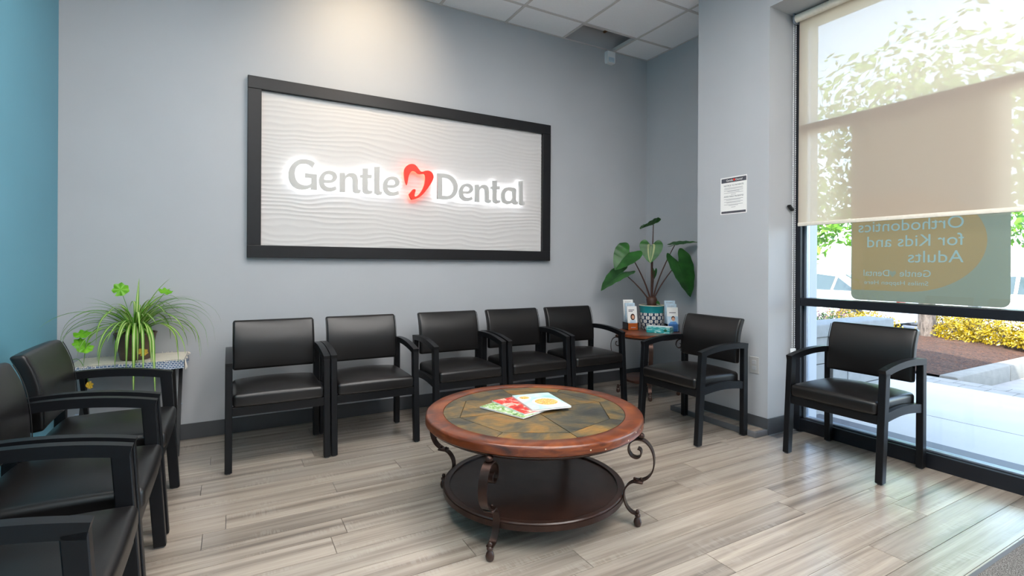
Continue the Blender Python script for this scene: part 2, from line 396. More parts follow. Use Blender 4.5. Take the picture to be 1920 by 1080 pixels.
struct(boxo('facade_side', (XR, YB + .15, -.4), (XR + .13, YB + 6, ZTOP), 'facade'), 'outer wall of the building beside the window')
b = MB(); b.box((XL - .15, YF - .15, -.2), (XR + .3, YB + .15, -.012)); floor = struct(b.done('floor', 'rubber'), 'grey wood plank floor')
# planks: one object each, sharing meshes by length
PW, PL = .1405, 1.22
plank_mesh = {}
def plank(x0, x1, y0, y1):
    L, W = round(x1 - x0, 3), round(y1 - y0, 3)
    if L < .02 or W < .01: return
    k = (L, W)
    if k not in plank_mesh:
        b = MB(); g = .0006
        b.hexa([(-L/2 + g, -W/2 + g, -.012), (L/2 - g, -W/2 + g, -.012), (L/2 - g, W/2 - g, -.012), (-L/2 + g, W/2 - g, -.012),
                (-L/2 + g + .0008, -W/2 + g + .0008, 0), (L/2 - g - .0008, -W/2 + g + .0008, 0), (L/2 - g - .0008, W/2 - g - .0008, 0), (-L/2 + g + .0008, W/2 - g - .0008, 0)])
        bmesh.ops.recalc_face_normals(b.bm, faces=b.bm.faces); me = bpy.data.meshes.new('plank'); b.bm.to_mesh(me); b.bm.free(); plank_mesh[k] = me
    mk('plank', plank_mesh[k], 'plank', floor, loc=((x0 + x1) / 2, (y0 + y1) / 2, 0))
yy = YB; row = 0
while yy > YF:
    y0 = max(yy - PW, YF); xr = XR if yy > YC1 + .01 else (XC if yy > YC0 + .01 else XW + .02)
    off = [.42, .08, .80, .55, .20, .95, .68][row % 7] * PL + .13 * sin(row * 2.7); off %= PL
    x = XL - PL + off
    while x < xr:
        x0, x1 = max(x, XL), min(x + PL, xr)
        plank(round(x0, 3), round(x1, 3), y0, yy); x += PL
    yy -= PW; row += 1

# baseboards
BH = .102
def bboard(n, lo, hi): struct(boxo(n, lo, hi, 'baseboard', bev=.002), 'dark grey vinyl baseboard')
bboard('baseboard_back', (XL, YB - .006, 0), (XR, YB, BH)); bboard('baseboard_left', (XL, YF, 0), (XL + .006, YB - .006, BH))
bboard('baseboard_right', (XR - .006, YC1, 0), (XR, YB - .006, BH)); bboard('baseboard_column', (XC - .006, YC0 - .006, .04), (XC, YC1, BH + .01))
bboard('baseboard_reveal', (XC, YC0 - .006, 0), (XW, YC0, BH + .01))
# low floor ledge round the column
lg = empty('trim_1'); struct(lg, 'low plank-topped ledge along the foot of the column')
boxo('ledge_top', (3.085, 2.17, .002), (XC - .006, 2.885, .036), 'plank', lg, .003)
boxo('nosing', (3.068, 2.15, 0), (3.085, 2.90, .040), 'rubber', lg, .005, 40)
boxo('nosing', (3.085, 2.15, 0), (XC - .006, 2.17, .040), 'rubber', lg, .005, 40)
boxo('nosing', (3.085, 2.885, 0), (XC, 2.90, .040), 'rubber', lg, .005, 40)

# ceiling: roof void above, tee grid, tiles
ceil_o = struct(boxo('ceiling', (XL, YF, ZTOP - .02), (XR, YB, ZTOP), 'deck'), 'suspended ceiling of white square tiles')
GX = [1.49 + .61 * k for k in range(-4, 4)]; GY = [3.573 - .61 * k for k in range(0, 12)]
xs = [XL] + [g for g in GX if XL + .05 < g < XR - .02] + [XR]; ys = sorted([YB] + [g for g in GY if YF + .05 < g] + [YF])
for g in xs[1:-1]: boxo('ceiling_tee', (g - .012, YF, ZC - .004), (g + .012, YB, ZC + .03), 'tee', ceil_o)
for g in ys[1:-1]: boxo('ceiling_tee', (XL, g - .012, ZC - .0035), (XR, g + .012, ZC + .03), 'tee', ceil_o)
boxo('wall_angle', (XL, YB - .016, ZC - .003), (XR, YB, ZC + .002), 'tee', ceil_o); boxo('wall_angle', (XR - .016, YC1, ZC - .003), (XR, YB - .016, ZC + .002), 'tee', ceil_o)
boxo('wall_angle', (XL, YF, ZC - .003), (XL + .016, YB - .016, ZC + .002), 'tee', ceil_o)
LIGHTCELL = []
def cell(x, y):
    i = max(k for k in range(len(xs) - 1) if xs[k] <= x); j = max(k for k in range(len(ys) - 1) if ys[k] <= y); return i, j
HOLE = cell(3.0, 3.75)
fill_panels = []  # grid cells given to the added, unseen light panels
for (x, y) in ((0.0, 2.05), (1.2, 2.05), (1.8, .8), (1.2, -.3), (2.4, -.3), (0.0, -.3), (2.4, -2.6), (.6, -2.6)):
    i, j = cell(x, y); LIGHTCELL += [(i, j), (i, j - 1)]; fill_panels.append((xs[i], xs[i + 1], ys[j - 1], ys[j + 1]))
tile_mesh = {}
for i in range(len(xs) - 1):
    for j in range(len(ys) - 1):
        if (i, j) == HOLE or (i, j) in LIGHTCELL: continue
        x0, x1, y0, y1 = xs[i] + .0125, xs[i + 1] - .0125, ys[j] + .0125, ys[j + 1] - .0125
        if x1 - x0 < .03 or y1 - y0 < .03: continue
        k = (round(x1 - x0, 3), round(y1 - y0, 3))
        if k not in tile_mesh:
            b = MB(); b.box((-k[0]/2, -k[1]/2, 0), (k[0]/2, k[1]/2, .016)); me = bpy.data.meshes.new('ceiling_tile'); b.bm.to_mesh(me); b.bm.free(); tile_mesh[k] = me
        mk('ceiling_tile', tile_mesh[k], 'tile', ceil_o, loc=((x0 + x1) / 2, (y0 + y1) / 2, ZC + .001))
# what shows through the missing tile
du = empty('air_duct', (3.0, 3.75, 3.45)); tag(du, 'grey sheet metal duct seen through the missing ceiling tile', 'duct')
b = MB(); b.box((-.27, -.09, 0), (.19, .15, .25), .01); b.done('duct_body', 'duct', du)
boxo('duct_flange', (.19, -.10, -.01), (.21, .155, .26), 'strap', du)
b = MB(); b.strip([(-.24, .06), (-.22, -.02), (-.18, -.08), (-.165, -.13)], .03, .006, Matrix.Translation((0, -.115, 0))); b.done('hanger_strap', 'strap', du)
# unseen light panels added to brighten the room (overhead, behind the view)
for k, (x0, x1, y0, y1) in enumerate(fill_panels):
    tr = empty('ceiling_light', ((x0 + x1) / 2, (y0 + y1) / 2, ZC)); w, d = (x1 - x0) / 2 - .0125, (y1 - y0) / 2 - .0125
    tag(tr, ['white light panel in the ceiling above the left chair row', 'white light panel in the ceiling right above the coffee table', 'white light panel in the ceiling between the coffee table and the window', 'white light panel in the ceiling above the camera', 'white light panel in the ceiling by the entrance door', 'white light panel in the ceiling by the teal wall', 'white light panel in the ceiling at the far front corner by the window', 'white light panel in the ceiling at the front wall'][k], 'ceiling light', 'light panels in the ceiling grid')
    b = MB()
    for lo, hi in (((-w, -d, 0), (w, -d + .025, .05)), ((-w, d - .025, 0), (w, d, .05)), ((-w, -d + .025, 0), (-w + .025, d - .025, .05)), ((w - .025, -d + .025, 0), (w, d - .025, .05))): b.box(lo, hi)
    b.done('frame', 'white_plastic', tr)
    boxo('diffuser', (-w + .025, -d + .025, .012), (w - .025, d - .025, .02), 'lamp_panel', tr)
# wall washer above the sign
cn = empty('recessed_downlight', (.88, 3.02, ZC)); tag(cn, 'recessed wall-washing downlight in the ceiling above the sign', 'downlight')
b = MB(); b.lathe([(.055, -.004), (.085, -.004), (.085, .002), (.055, .002)], 28, close=True); b.done('trim_ring', 'white_plastic', cn, 40)
sp = bpy.data.lights.new('downlight_lamp', 'SPOT'); sp.energy = SPOT_W; sp.color = (1.0, .79, .54); sp.spot_size = radians(92); sp.spot_blend = 1.0; sp.shadow_soft_size = .05
so = bpy.data.objects.new('downlight_lamp', sp); COL.objects.link(so); so.parent = cn; so.location = (0, 0, -.02)
so.rotation_euler = Vector((-.03, .88, -.50)).to_track_quat('-Z', 'Y').to_euler()

# ------------------------------------------------------------------ window wall
win = empty('window_1', (XW, 0, 0)); struct(win, 'tall dark-framed storefront window with a roller shade')
WX0, WX1, GXP = 0.0, .11, .06
def bar(name, y0, y1, z0, z1, par=win, x0=WX0, x1=WX1, mat='alu_dark'):
    return boxo(name, (x0, y0, z0), (x1, y1, z1), mat, par, .003)
W0, W1 = .80, 2.15
bar('jamb', 2.108, W1, 0, ZH); bar('jamb', W0 - .04, W0, 0, ZH)
bar('bottom_rail', W0, 2.108, 0, .085); bar('bar', W0, 2.108, .876, .931); bar('bar', W0, 2.108, 2.085, 2.14); bar('head', W0, 2.108, 2.865, ZH)
bar('glazing_stop', 2.090, 2.108, .085, 2.865, x0=.045, x1=.085, mat='alu_light')
bar('glazing_stop', W0, 2.090, .085, .097, x0=.035, x1=.085, mat='alu_light')
for z0, z1 in ((.097, .876), (.931, 2.085), (2.14, 2.865)): boxo('pane', (GXP, W0, z0), (GXP + .006, 2.09, z1), 'glass', win)
dr = empty('door_1', (XW, 0, 0)); struct(dr, 'glazed entrance door beyond the right edge')
for y0, y1, z0, z1 in ((.66, .76, 0, 2.14), (-.30, -.20, 0, 2.14), (-.20, .66, 0, .2), (-.20, .66, 2.04, 2.14), (-.30, .76, 2.865, ZH)): bar('door_frame', y0, y1, z0, z1, dr)
boxo('pane', (GXP, -.2, .2), (GXP + .006, .66, 2.04), 'glass', dr); boxo('pane', (GXP, -.3, 2.14), (GXP + .006, .76, 2.865), 'glass', dr)
b = MB(); b.tube([(-.06, .60, .85), (-.06, .60, 1.25)], .012); b.tube([(-.06, .60, .9), (.02, .60, .9)], .008); b.tube([(-.06, .60, 1.2), (.02, .60, 1.2)], .008); b.done('handle', 'alu_light', dr, 60)
w2 = empty('window_2', (XW, 0, 0)); struct(w2, 'second storefront window beyond the door')
for y in (-.34, -1.88, YF): bar('jamb', y, y + .04, 0, ZH, w2)
for y0, y1 in ((-1.84, -.34), (YF + .04, -1.88)):
    bar('bottom_rail', y0, y1, 0, .085, w2); bar('bar', y0, y1, .876, .931, w2); bar('bar', y0, y1, 2.085, 2.14, w2); bar('head', y0, y1, 2.865, ZH, w2)
    for z0, z1 in ((.085, .876), (.931, 2.085), (2.14, 2.865)): boxo('pane', (GXP, y0, z0), (GXP + .006, y1, z1), 'glass', w2)

# ================================================================== OBJECTS
# ------------------------------------------------------------------ guest chair
def make_chair():
    t = empty('guest_chair'); F = 'black_frame'; HW = .2735; LW = .036
    for s in (-1, 1):
        xo, xi = s * HW, s * (HW - LW); x0, x1 = min(xo, xi), max(xo, xi)
        b = MB()   # front leg, raked
        vs = b.hexa([(x0, -.245, .006), (x1, -.245, .006), (x1, -.203, .006), (x0, -.203, .006), (x0, -.208, .585), (x1, -.208, .585), (x1, -.160, .585), (x0, -.160, .585)])
        bmesh.ops.bevel(b.bm, geom=list(b.bm.edges), offset=.003, segments=1, affect='EDGES')
        lg = b.done('leg', F, t); boxo('glide', (x0 + .008, -.237, 0), (x1 - .008, -.211, .007), 'rubber', lg)
        b = MB(); b.box((x0, .203, .006), (x1, .245, .600), .003, 1); lg = b.done('leg', F, t); boxo('glide', (x0 + .008, .211, 0), (x1 - .008, .237, .007), 'rubber', lg)
        # arm: arched bar
        n = 14; path = []
        for i in range(n + 1):
            u = i / n; y = -.2085 + u * .4535; zt = .600 + .108 * u - .082 * u * u; path.append((y, zt - .018))
        b = MB(); M = Matrix(((0, 1, 0, (x0 + x1) / 2), (1, 0, 0, 0), (0, 0, 1, 0), (0, 0, 0, 1))); b.strip(path, LW, .036, M); b.done('armrest', F, t, 30)
        path = [(-.195 + .41 * i / 10, .345 + .018 * sin(pi * i / 10)) for i in range(11)]
        b = MB(); M = Matrix(((0, 1, 0, s * (HW - LW / 2)), (1, 0, 0, 0), (0, 0, 1, 0), (0, 0, 0, 1))); b.strip(path, LW * .7, .048, M); b.done('side_rail', F, t, 30)
    boxo('front_rail', (-.242, -.218, .308), (.242, -.190, .356), F, t, .002)
    boxo('back_rail', (-.242, .205, .318), (.242, .235, .366), F, t, .002)
    def crown(q):
        z = q.z
        if q.z > 0: z += .030 * max(0, 1 - (q.x / .24) ** 2) ** .8 * max(0, 1 - ((q.y - .02) / .24) ** 2) ** .8
        return Vector((q.x, q.y - (.006 * (1 - (q.x / .24) ** 2) if q.y < 0 else 0), z))
    rbox((.474, .432, .072), .020, (12, 10, 2), 3, crown).done('seat', 'vinyl', t, 60, loc=(0, -.014, .391))
    def bulge(q):
        y = q.y
        if q.y < 0: y -= .016 * max(0, 1 - (q.x / .24) ** 2) * max(0, 1 - (q.z / .155) ** 2)
        return Vector((q.x, y + .012 * (q.x / .24) ** 2 * -1 + .03 * (q.z / .155) ** 2 * (1 if q.z > 0 else .3), q.z))
    bk = rbox((.472, .050, .308), .014, (12, 2, 10), 3, bulge).done('backrest', 'vinyl', t, 60, loc=(0, .208, .640), rot=(radians(-7.5), 0, 0))
    for sx in (-1, 1):
        b = MB(); b.tube([tuple(bulge(Vector((sx * .236, -.0255, -.14 + .28 * i / 12)))) for i in range(13)], .002, 5); b.done('piping', 'vinyl', bk, 60)
    return t
chair0 = make_chair()
GB, GL = 'chairs along the sign wall', 'chairs along the teal wall'
CH = [(.250, 3.38, 0, 'black vinyl armchair under the left end of the sign, leftmost of the back wall row', GB),
      (.803, 3.385, 0, 'black vinyl armchair under the sign, second from the left in the back wall row', GB),
      (1.460, 3.400, 0, 'black vinyl armchair behind the coffee table, middle of the back wall row', GB),
      (2.026, 3.405, 0, 'black vinyl armchair under the right end of the sign, fourth in the back wall row', GB),
      (2.590, 3.410, 0, 'black vinyl armchair at the right end of the back wall row beside the end table', GB),
      (2.828, 2.485, -pi/2, 'black vinyl armchair standing sideways against the grey column under the notice', 'chairs by the window side'),
      (3.228, 1.635, -pi/2, 'black vinyl armchair standing alone in front of the large window', 'chairs by the window side'),
      (-.467, 2.835, pi/2, 'black vinyl armchair by the teal wall nearest the spider plant stand', GL),
      (-.467, 2.217, pi/2, 'black vinyl armchair by the teal wall, middle one of the left row', GL),
      (-.467, 1.632, pi/2, 'black vinyl armchair at the bottom left corner, nearest of the left row', GL)]
for k, (x, y, rz, lab, g) in enumerate(CH):
    o = chair0 if k == 0 else copy_tree(chair0)
    o.location = (x, y, 0); o.rotation_euler = (0, 0, rz); tag(o, lab, 'chair', g)

# ------------------------------------------------------------------ scroll-leg tables
def smooth_path(P, n=8):
    out = []; m = len(P)
    for i in range(m - 1):
        p0, p1, p2, p3 = P[max(i - 1, 0)], P[i], P[i + 1], P[min(i + 2, m - 1)]
        for k in range(n):
            t = k / n
            out.append(tuple(.5 * ((2 * b_) + (-a + c) * t + (2 * a - 5 * b_ + 4 * c - d_) * t * t + (-a + 3 * b_ - 3 * c + d_) * t ** 3) for a, b_, c, d_ in zip(p0, p1, p2, p3)))
    out.append(P[-1]); return out
def scroll_leg(parent, ang, up, lo, foot_r, W, th, ztop, ball_r=.014):
    M = Matrix.Rotation(ang, 4, 'Z')
    b = MB(); b.strip(smooth_path(up, 6), W, th, M); lg = b.done('leg', 'metal_rod', parent, 40)
    b = MB(); b.strip(smooth_path(lo, 7), W * .82, th, M); b.done('lower_scroll', 'metal_rod', lg, 40)
    cr, cz = up[-1]
    b = MB(); b.box((cr - .022, -W * .62, cz - .006), (cr + .022, W * .62, cz + .005), .003, 1, M); b.ball(tuple(M @ Vector((cr + .012, 0, cz + .010))), .007)
    b.ball(tuple(M @ Vector((cr - .016, 0, cz + .008))), .006); b.done('collar', 'metal_rod', lg, 50)
    c = M @ Vector((foot_r, 0, 0)); s = ball_r / .014
    b = MB(); b.lathe([(0, 0), (.011 * s, 0), (.016 * s, .008), (.0175 * s, .02), (.014 * s, .032), (.009 * s, .040), (.013 * s, .044), (.013 * s, .052), (.007 * s, .056), (.009 * s, .064), (.006 * s, .072), (0, .074)], 16, (c.x, c.y, 0)); b.done('foot', 'shelf_wood', lg, 60)
    k = M @ Vector((up[0][0] if False else foot_r + .012, 0, 0))
    b = MB(); b.ball((k.x, k.y, ztop - .016), .017, (1, 1, .85)); b.done('finial', 'metal_rod', lg, 60)

ct = empty('coffee_table', (1.268, 2.055, 0)); tag(ct, 'round coffee table with slate inlay, reddish wood rim and scrolled iron legs', 'table')
R, RI, ZT = .51, .428, .462
b = MB(); b.lathe([(RI, ZT - .02), (RI, ZT - .002), (RI + .003, ZT), (R - .010, ZT), (R - .003, ZT - .004), (R, ZT - .012), (R, ZT - .038), (R - .006, ZT - .044), (R - .012, ZT - .046), (RI, ZT - .046)], 96, close=True); rim = b.done('rim', 'cherry', ct, 40)
b = MB(); b.lathe([(0, ZT - .062), (R - .03, ZT - .062), (R - .014, ZT - .052), (R - .014, ZT - .045), (0, ZT - .045)], 72); b.done('apron', 'shelf_wood', ct, 40)
b = MB(); b.lathe([(0, ZT - .012), (RI, ZT - .012), (RI, ZT - .044), (0, ZT - .044)], 72); b.done('grout_bed', 'grout', ct)
def slate(poly):
    cx = sum(p[0] for p in poly) / len(poly); cy = sum(p[1] for p in poly) / len(poly)
    b = MB(); b.prism([(x - cx, y - cy) for x, y in poly], ZT - .012, ZT - .0025 + random.uniform(-.0008, .0006)); b.done('slate_tile', 'slate', ct, loc=(cx, cy, 0), rot=None)
def inset(poly, g):
    n = len(poly); out = []
    for i in range(n):
        p0, p1, p2 = Vector(poly[i - 1]), Vector(poly[i]), Vector(poly[(i + 1) % n]); a = (p1 - p0).normalized(); c = (p2 - p1).normalized()
        na, nc = Vector((-a.y, a.x)), Vector((-c.y, c.x)); d = (na + nc); L = d.length
        if L < 1e-6: out.append(tuple(p1)); continue
        d /= L; k = g / max(.35, d.dot(na)); out.append(tuple(p1 + d * k))
    return out
OA = [radians(-97 + 45 * k) for k in range(8)]; OR = .365
ov = [(OR * cos(a), OR * sin(a)) for a in OA]
for k in range(4): slate(inset([(0, 0), ov[2 * k], ov[2 * k + 1], ov[(2 * k + 2) % 8]], .0019))
for k in range(8):
    a0, a1 = OA[k], OA[k] + radians(45); arc = [((RI - .001) * cos(a0 + (a1 - a0) * i / 8), (RI - .001) * sin(a0 + (a1 - a0) * i / 8)) for i in range(9)]
    slate(inset([ov[k]] + arc + [ov[(k + 1) % 8]], .0014))
b = MB(); b.lathe([(0, .118), (.395, .118), (.395, .126), (.402, .128), (.420, .128), (.424, .124), (.424, .100), (.418, .096), (0, .096)], 80); b.done('lower_shelf', 'shelf_wood', ct, 40)
b = MB(); b.lathe([(.4245, .098), (.428, .098), (.428, .121), (.4245, .121)], 80, close=True); b.done('shelf_band', 'metal_rod', ct, 40)
UP = [(.505, .325), (.492, .340), (.476, .336), (.468, .318), (.478, .298), (.498, .300), (.508, .322), (.500, .352), (.478, .366)]
UP = [(.490, .345), (.503, .338), (.503, .316), (.486, .303), (.463, .309), (.450, .333), (.456, .364), (.484, .384), (.520, .380), (.548, .350), (.560, .304), (.554, .256), (.530, .220), (.492, .200)]
LO = [(.500, .199), (.462, .190), (.436, .160), (.430, .124), (.440, .086), (.464, .060), (.494, .055)]
for k in range(4): scroll_leg(ct, radians(218.5 + 90 * k), UP, LO, .49, .036, .0055, ZT - .046)
# chipped spots on the rim
for a, z in ((-96, .436), (-88, .428), (-72, .432), (-64, .447), (-58, .446), (-50, .440)):
    b = MB(); b.ball((0, 0, 0), .0026, (.35, 1.3, 1.2), 7, 5); A = radians(a); b.done('chip', 'pot_rim', rim, loc=(R * cos(A) * 1.0, R * sin(A) * 1.0, z), rot=(0, 0, A))

et = empty('end_table', (3.285, 3.370, 0)); tag(et, 'small round reddish wood end table with scrolled iron legs in the corner', 'table')
ZE, RE = .560, .290
b = MB(); b.lathe([(0, ZE), (RE - .008, ZE), (RE, ZE - .008), (RE, ZE - .028), (RE - .01, ZE - .034), (0, ZE - .034)], 64); b.done('tabletop', 'cherry', et, 40)
b = MB(); b.lathe([(0, ZE - .046), (RE - .025, ZE - .046), (RE - .015, ZE - .034), (0, ZE - .034)], 48); b.done('apron', 'shelf_wood', et, 40)
b = MB(); b.lathe([(0, .150), (.215, .150), (.222, .145), (.222, .128), (0, .128)], 48); b.done('lower_shelf', 'shelf_wood', et, 40)
UPE = [(.272, .462), (.284, .456), (.284, .436), (.270, .424), (.250, .430), (.240, .452), (.248, .482), (.272, .500), (.302, .494), (.322, .466), (.328, .420), (.316, .350), (.292, .280), (.262, .236)]
LOE = [(.268, .236), (.240, .220), (.228, .185), (.224, .140), (.230, .096), (.246, .066), (.262, .058)]
for k in range(4): scroll_leg(et, radians(230 + 90 * k), UPE, LOE, .262, .036, .0055, ZE - .034)

# ------------------------------------------------------------------ sign
YS = YB
sg = empty('wall_sign', (1.326, YB, 1.812)); tag(sg, 'large black-framed white wall sign with backlit lettering and red heart', 'sign')
FX, FZ, FWD = 1.230, .620, .085
for nm, lo, hi in (('frame_rail', (-FX, -.045, FZ - FWD), (FX, 0, FZ)), ('frame_rail', (-FX, -.045, -FZ), (FX, 0, -FZ + FWD)), ('frame_stile', (-FX, -.045, -FZ + FWD), (-FX + FWD, 0, FZ - FWD)), ('frame_stile', (FX - FWD, -.045, -FZ + FWD), (FX, 0, FZ - FWD))):
    boxo(nm, lo, hi, 'sign_frame', sg, .003)
b = MB(); nx, nz = 160, 280; PX, PZ = FX - FWD, FZ - FWD; grid = []
for i in range(nx + 1):
    colv = []
    for j in range(nz + 1):
        x = -PX + 2 * PX * i / nx; z = -PZ + 2 * PZ * j / nz
        ph = z * 190 + 11 * mnoise.noise(Vector((x * 1.1, z * 3.0, 3.1))) + 6 * mnoise.noise(Vector((x * 2.6, z * 6.0, 9.7))) + 2.4 * mnoise.noise(Vector((x * 7.0, z * 9.0, 1.7)))
        amp = .0010 * (.55 + .9 * max(0, mnoise.noise(Vector((x * 2.2, z * 6, 5))) + .35))
        h = amp * (1 - abs(sin(ph / 2))) * 2.0
        colv.append(b.bm.verts.new((x, -.014 - h, z)))
    grid.append(colv)
for i in range(nx):
    for j in range(nz): b.bm.faces.new((grid[i][j], grid[i + 1][j], grid[i + 1][j + 1], grid[i][j + 1]))
b.done('panel', 'sign_panel', sg, 180)
# lettering traced on the plane of the sign
_C = Vector((0, 0, CAMH))
def px_on(x, y, plane_y):
    d = _r2 * ((x - 960) / 946.5) + _d2 * ((y - 498.2) / 946.5) + _f
    return _C + d * (plane_y / d.y)
LETY = YB - .066
def cropA(p): return px_on(520 + p[0] / 7.3846, 280 + p[1] / 7.3846, LETY)
def cropB(p): return px_on(740 + p[0] / 7.3846, 290 + p[1] / 7.3846, LETY)
def dense(P, n=4, closed=True):
    """Catmull-Rom through points, keeping marked sharp corners"""
    out = []; m = len(P)
    for i in range(m):
        a, b_, c, d_ = P[i - 1], P[i], P[(i + 1) % m], P[(i + 2) % m]
        sb, scn = len(b_) > 2, len(c) > 2
        A = b_ if sb else a; D = c if scn else d_
        for k in range(n):
            t = k / n; out.append(tuple(.5 * ((2 * q1) + (-q0 + q2) * t + (2 * q0 - 5 * q1 + 4 * q2 - q3) * t * t + (-q0 + 3 * q1 - 3 * q2 + q3) * t ** 3) for q0, q1, q2, q3 in zip(A[:2], b_[:2], c[:2], D[:2])))
            if sb and scn: break
    return out
S = 1
LG = [(525,190,S),(470,155),(400,137),(340,135),(270,155),(210,200),(170,260),(153,335),(160,410),(185,470),(230,520),(290,548),(360,556),(420,545),(466,527,S),(470,555,S),(550,561,S),(550,345,S),(385,330,S),(385,388,S),(470,395,S),(470,470,S),(430,492),(380,497),(320,480),(275,440),(250,385),(243,330),(255,270),(285,225),(330,200),(390,197),(445,218),(488,253,S)]
LE = [(830,400),(826,355),(795,315),(750,297),(700,295),(645,312),(605,350),(580,400),(577,450),(590,505),(625,550),(675,577),(730,582),(785,572),(825,553,S),(808,506,S),(770,522),(725,528),(685,515),(660,490),(650,462,S),(745,463),(800,440)]
LEH = [(650,420,S),(735,422),(762,402),(764,375),(745,352),(705,343),(670,360),(653,392)]
LN = [(865,325,S),(936,322,S),(943,362,S),(985,332),(1035,325),(1080,340),(1108,375),(1117,425),(1117,530),(1127,555),(1158,558,S),(1150,600,S),(1110,607),(1068,595),(1046,560),(1043,430),(1030,390),(1000,378),(965,390),(942,425,S),(942,590,S),(865,587,S)]
LT = [(1183,263,S),(1258,260,S),(1257,350,S),(1310,350,S),(1308,398,S),(1255,398,S),(1255,540),(1268,570),(1318,570,S),(1318,605,S),(1265,620),(1215,612),(1187,580),(1180,530),(1180,395,S),(1150,388,S),(1148,352,S),(1183,348,S)]
LL = [(1345,245,S),(1418,240,S),(1418,550),(1428,580),(1455,583,S),(1448,622,S),(1405,632),(1365,615),(1345,570)]
LD = [(592,258,S),(700,262),(780,290),(840,345),(872,410),(878,465),(862,530),(825,580),(770,612),(700,620),(592,610,S)]
LDH = [(660,318,S),(720,325),(770,350),(805,400),(817,450),(810,505),(785,545),(740,570),(660,565,S)]
LA = [(1590,450),(1655,458),(1687,478,S),(1684,560),(1683,620),(1690,645),(1712,650,S),(1705,690,S),(1665,690),(1632,668,S),(1590,683),(1545,682),(1500,655),(1478,600),(1476,550),(1495,495),(1535,460)]
LAH = [(1590,500),(1632,512,S),(1632,600,S),(1610,633),(1575,640),(1545,625),(1530,585),(1530,555),(1545,520),(1565,503)]
LL2 = [(1725,368,S),(1778,362,S),(1778,620),(1785,648),(1805,655,S),(1800,695,S),(1765,702),(1735,685),(1725,650)]
HT = [(170,420,S),(150,370),(138,300),(135,240),(145,190),(170,155),(205,133),(245,128),(280,138),(310,165),(340,205),(365,232),(390,235),(430,222),(475,222),(515,245),(535,280),(540,315),(525,360),(490,420),(440,490),(390,550),(330,595),(270,618),(235,622,S),(215,585),(202,545,S),(240,500),(262,478),(285,480),(290,500),(280,535),(275,560),(280,578),(300,578),(330,560),(365,520),(400,460),(420,400),(430,330),(428,285),(415,265),(385,265),(350,268),(320,255),(295,232),(265,222),(235,230),(210,260),(192,310),(182,370)]
def remap(P, bb0, bb1):
    return [(bb1[0] + (p[0] - bb0[0]) * (bb1[2] - bb1[0]) / (bb0[2] - bb0[0]), bb1[1] + (p[1] - bb0[1]) * (bb1[3] - bb1[1]) / (bb0[3] - bb0[1])) + tuple(p[2:]) for p in P]
def bbx(P): return (min(p[0] for p in P), min(p[1] for p in P), max(p[0] for p in P), max(p[1] for p in P))
def outline_mesh(loops, depth):
    cu = bpy.data.curves.new('o', 'CURVE'); cu.dimensions = '2D'; cu.fill_mode = 'BOTH' if depth else 'FRONT'; cu.extrude = depth
    for L in loops:
        sp_ = cu.splines.new('POLY'); sp_.points.add(len(L) - 1); sp_.use_cyclic_u = True
        for q, p in zip(sp_.points, L): q.co = (p[0], p[1], 0, 1)
    ob = bpy.data.objects.new('o', cu); COL.objects.link(ob); bpy.context.view_layer.update()
    me = bpy.data.meshes.new_from_object(ob.evaluated_get(bpy.context.evaluated_depsgraph_get())); bpy.data.objects.remove(ob); bpy.data.curves.remove(cu); return me
SM = frame_M((0, 0, 0), (1, 0, 0), (0, 0, 1), (0, -1, 0))
def letter(name, fn, loops, mface, mhalo, lab=None):
    L3 = [[fn(p) for p in dense(P)] for P in loops]; L2 = [[(q.x - 1.326, q.z - 1.812) for q in L] for L in L3]
    me = outline_mesh(L2, .010); me.transform(Matrix.Translation((0, -.056, 0)) @ SM); o = mk(name, me, mface, sg)
    if lab: o['label'] = lab
    me = outline_mesh(L2, 0.0); me.transform(Matrix.Translation((0, -.0445, 0)) @ SM); mk('halo_light', me, mhalo, o); return o
BE = bbx(LE)
letter('letter', cropA, [LG], 'letter_face', 'halo_white'); letter('letter', cropA, [LE, LEH], 'letter_face', 'halo_white'); letter('letter', cropA, [LN], 'letter_face', 'halo_white')
letter('letter', cropA, [LT], 'letter_face', 'halo_white'); letter('letter', cropA, [LL], 'letter_face', 'halo_white')
b2 = (1463, 375, 1693, 643); letter('letter', cropA, [remap(LE, BE, b2), remap(LEH, BE, b2)], 'letter_face', 'halo_white')
letter('letter', cropB, [LD, LDH], 'letter_face', 'halo_white'); b3 = (893, 400, 1088, 642); letter('letter', cropB, [remap(LE, BE, b3), remap(LEH, BE, b3)], 'letter_face', 'halo_white')
letter('letter', cropB, [remap(LN, bbx(LN), (1115, 413, 1340, 668))], 'letter_face', 'halo_white'); letter('letter', cropB, [remap(LT, bbx(LT), (1333, 358, 1465, 675))], 'letter_face', 'halo_white')
letter('letter', cropB, [LA, LAH], 'letter_face', 'halo_white'); letter('letter', cropB, [LL2], 'letter_face', 'halo_white')
letter('heart_emblem', cropB, [HT], 'heart_face', 'halo_red', 'red tooth-shaped heart with red glow')

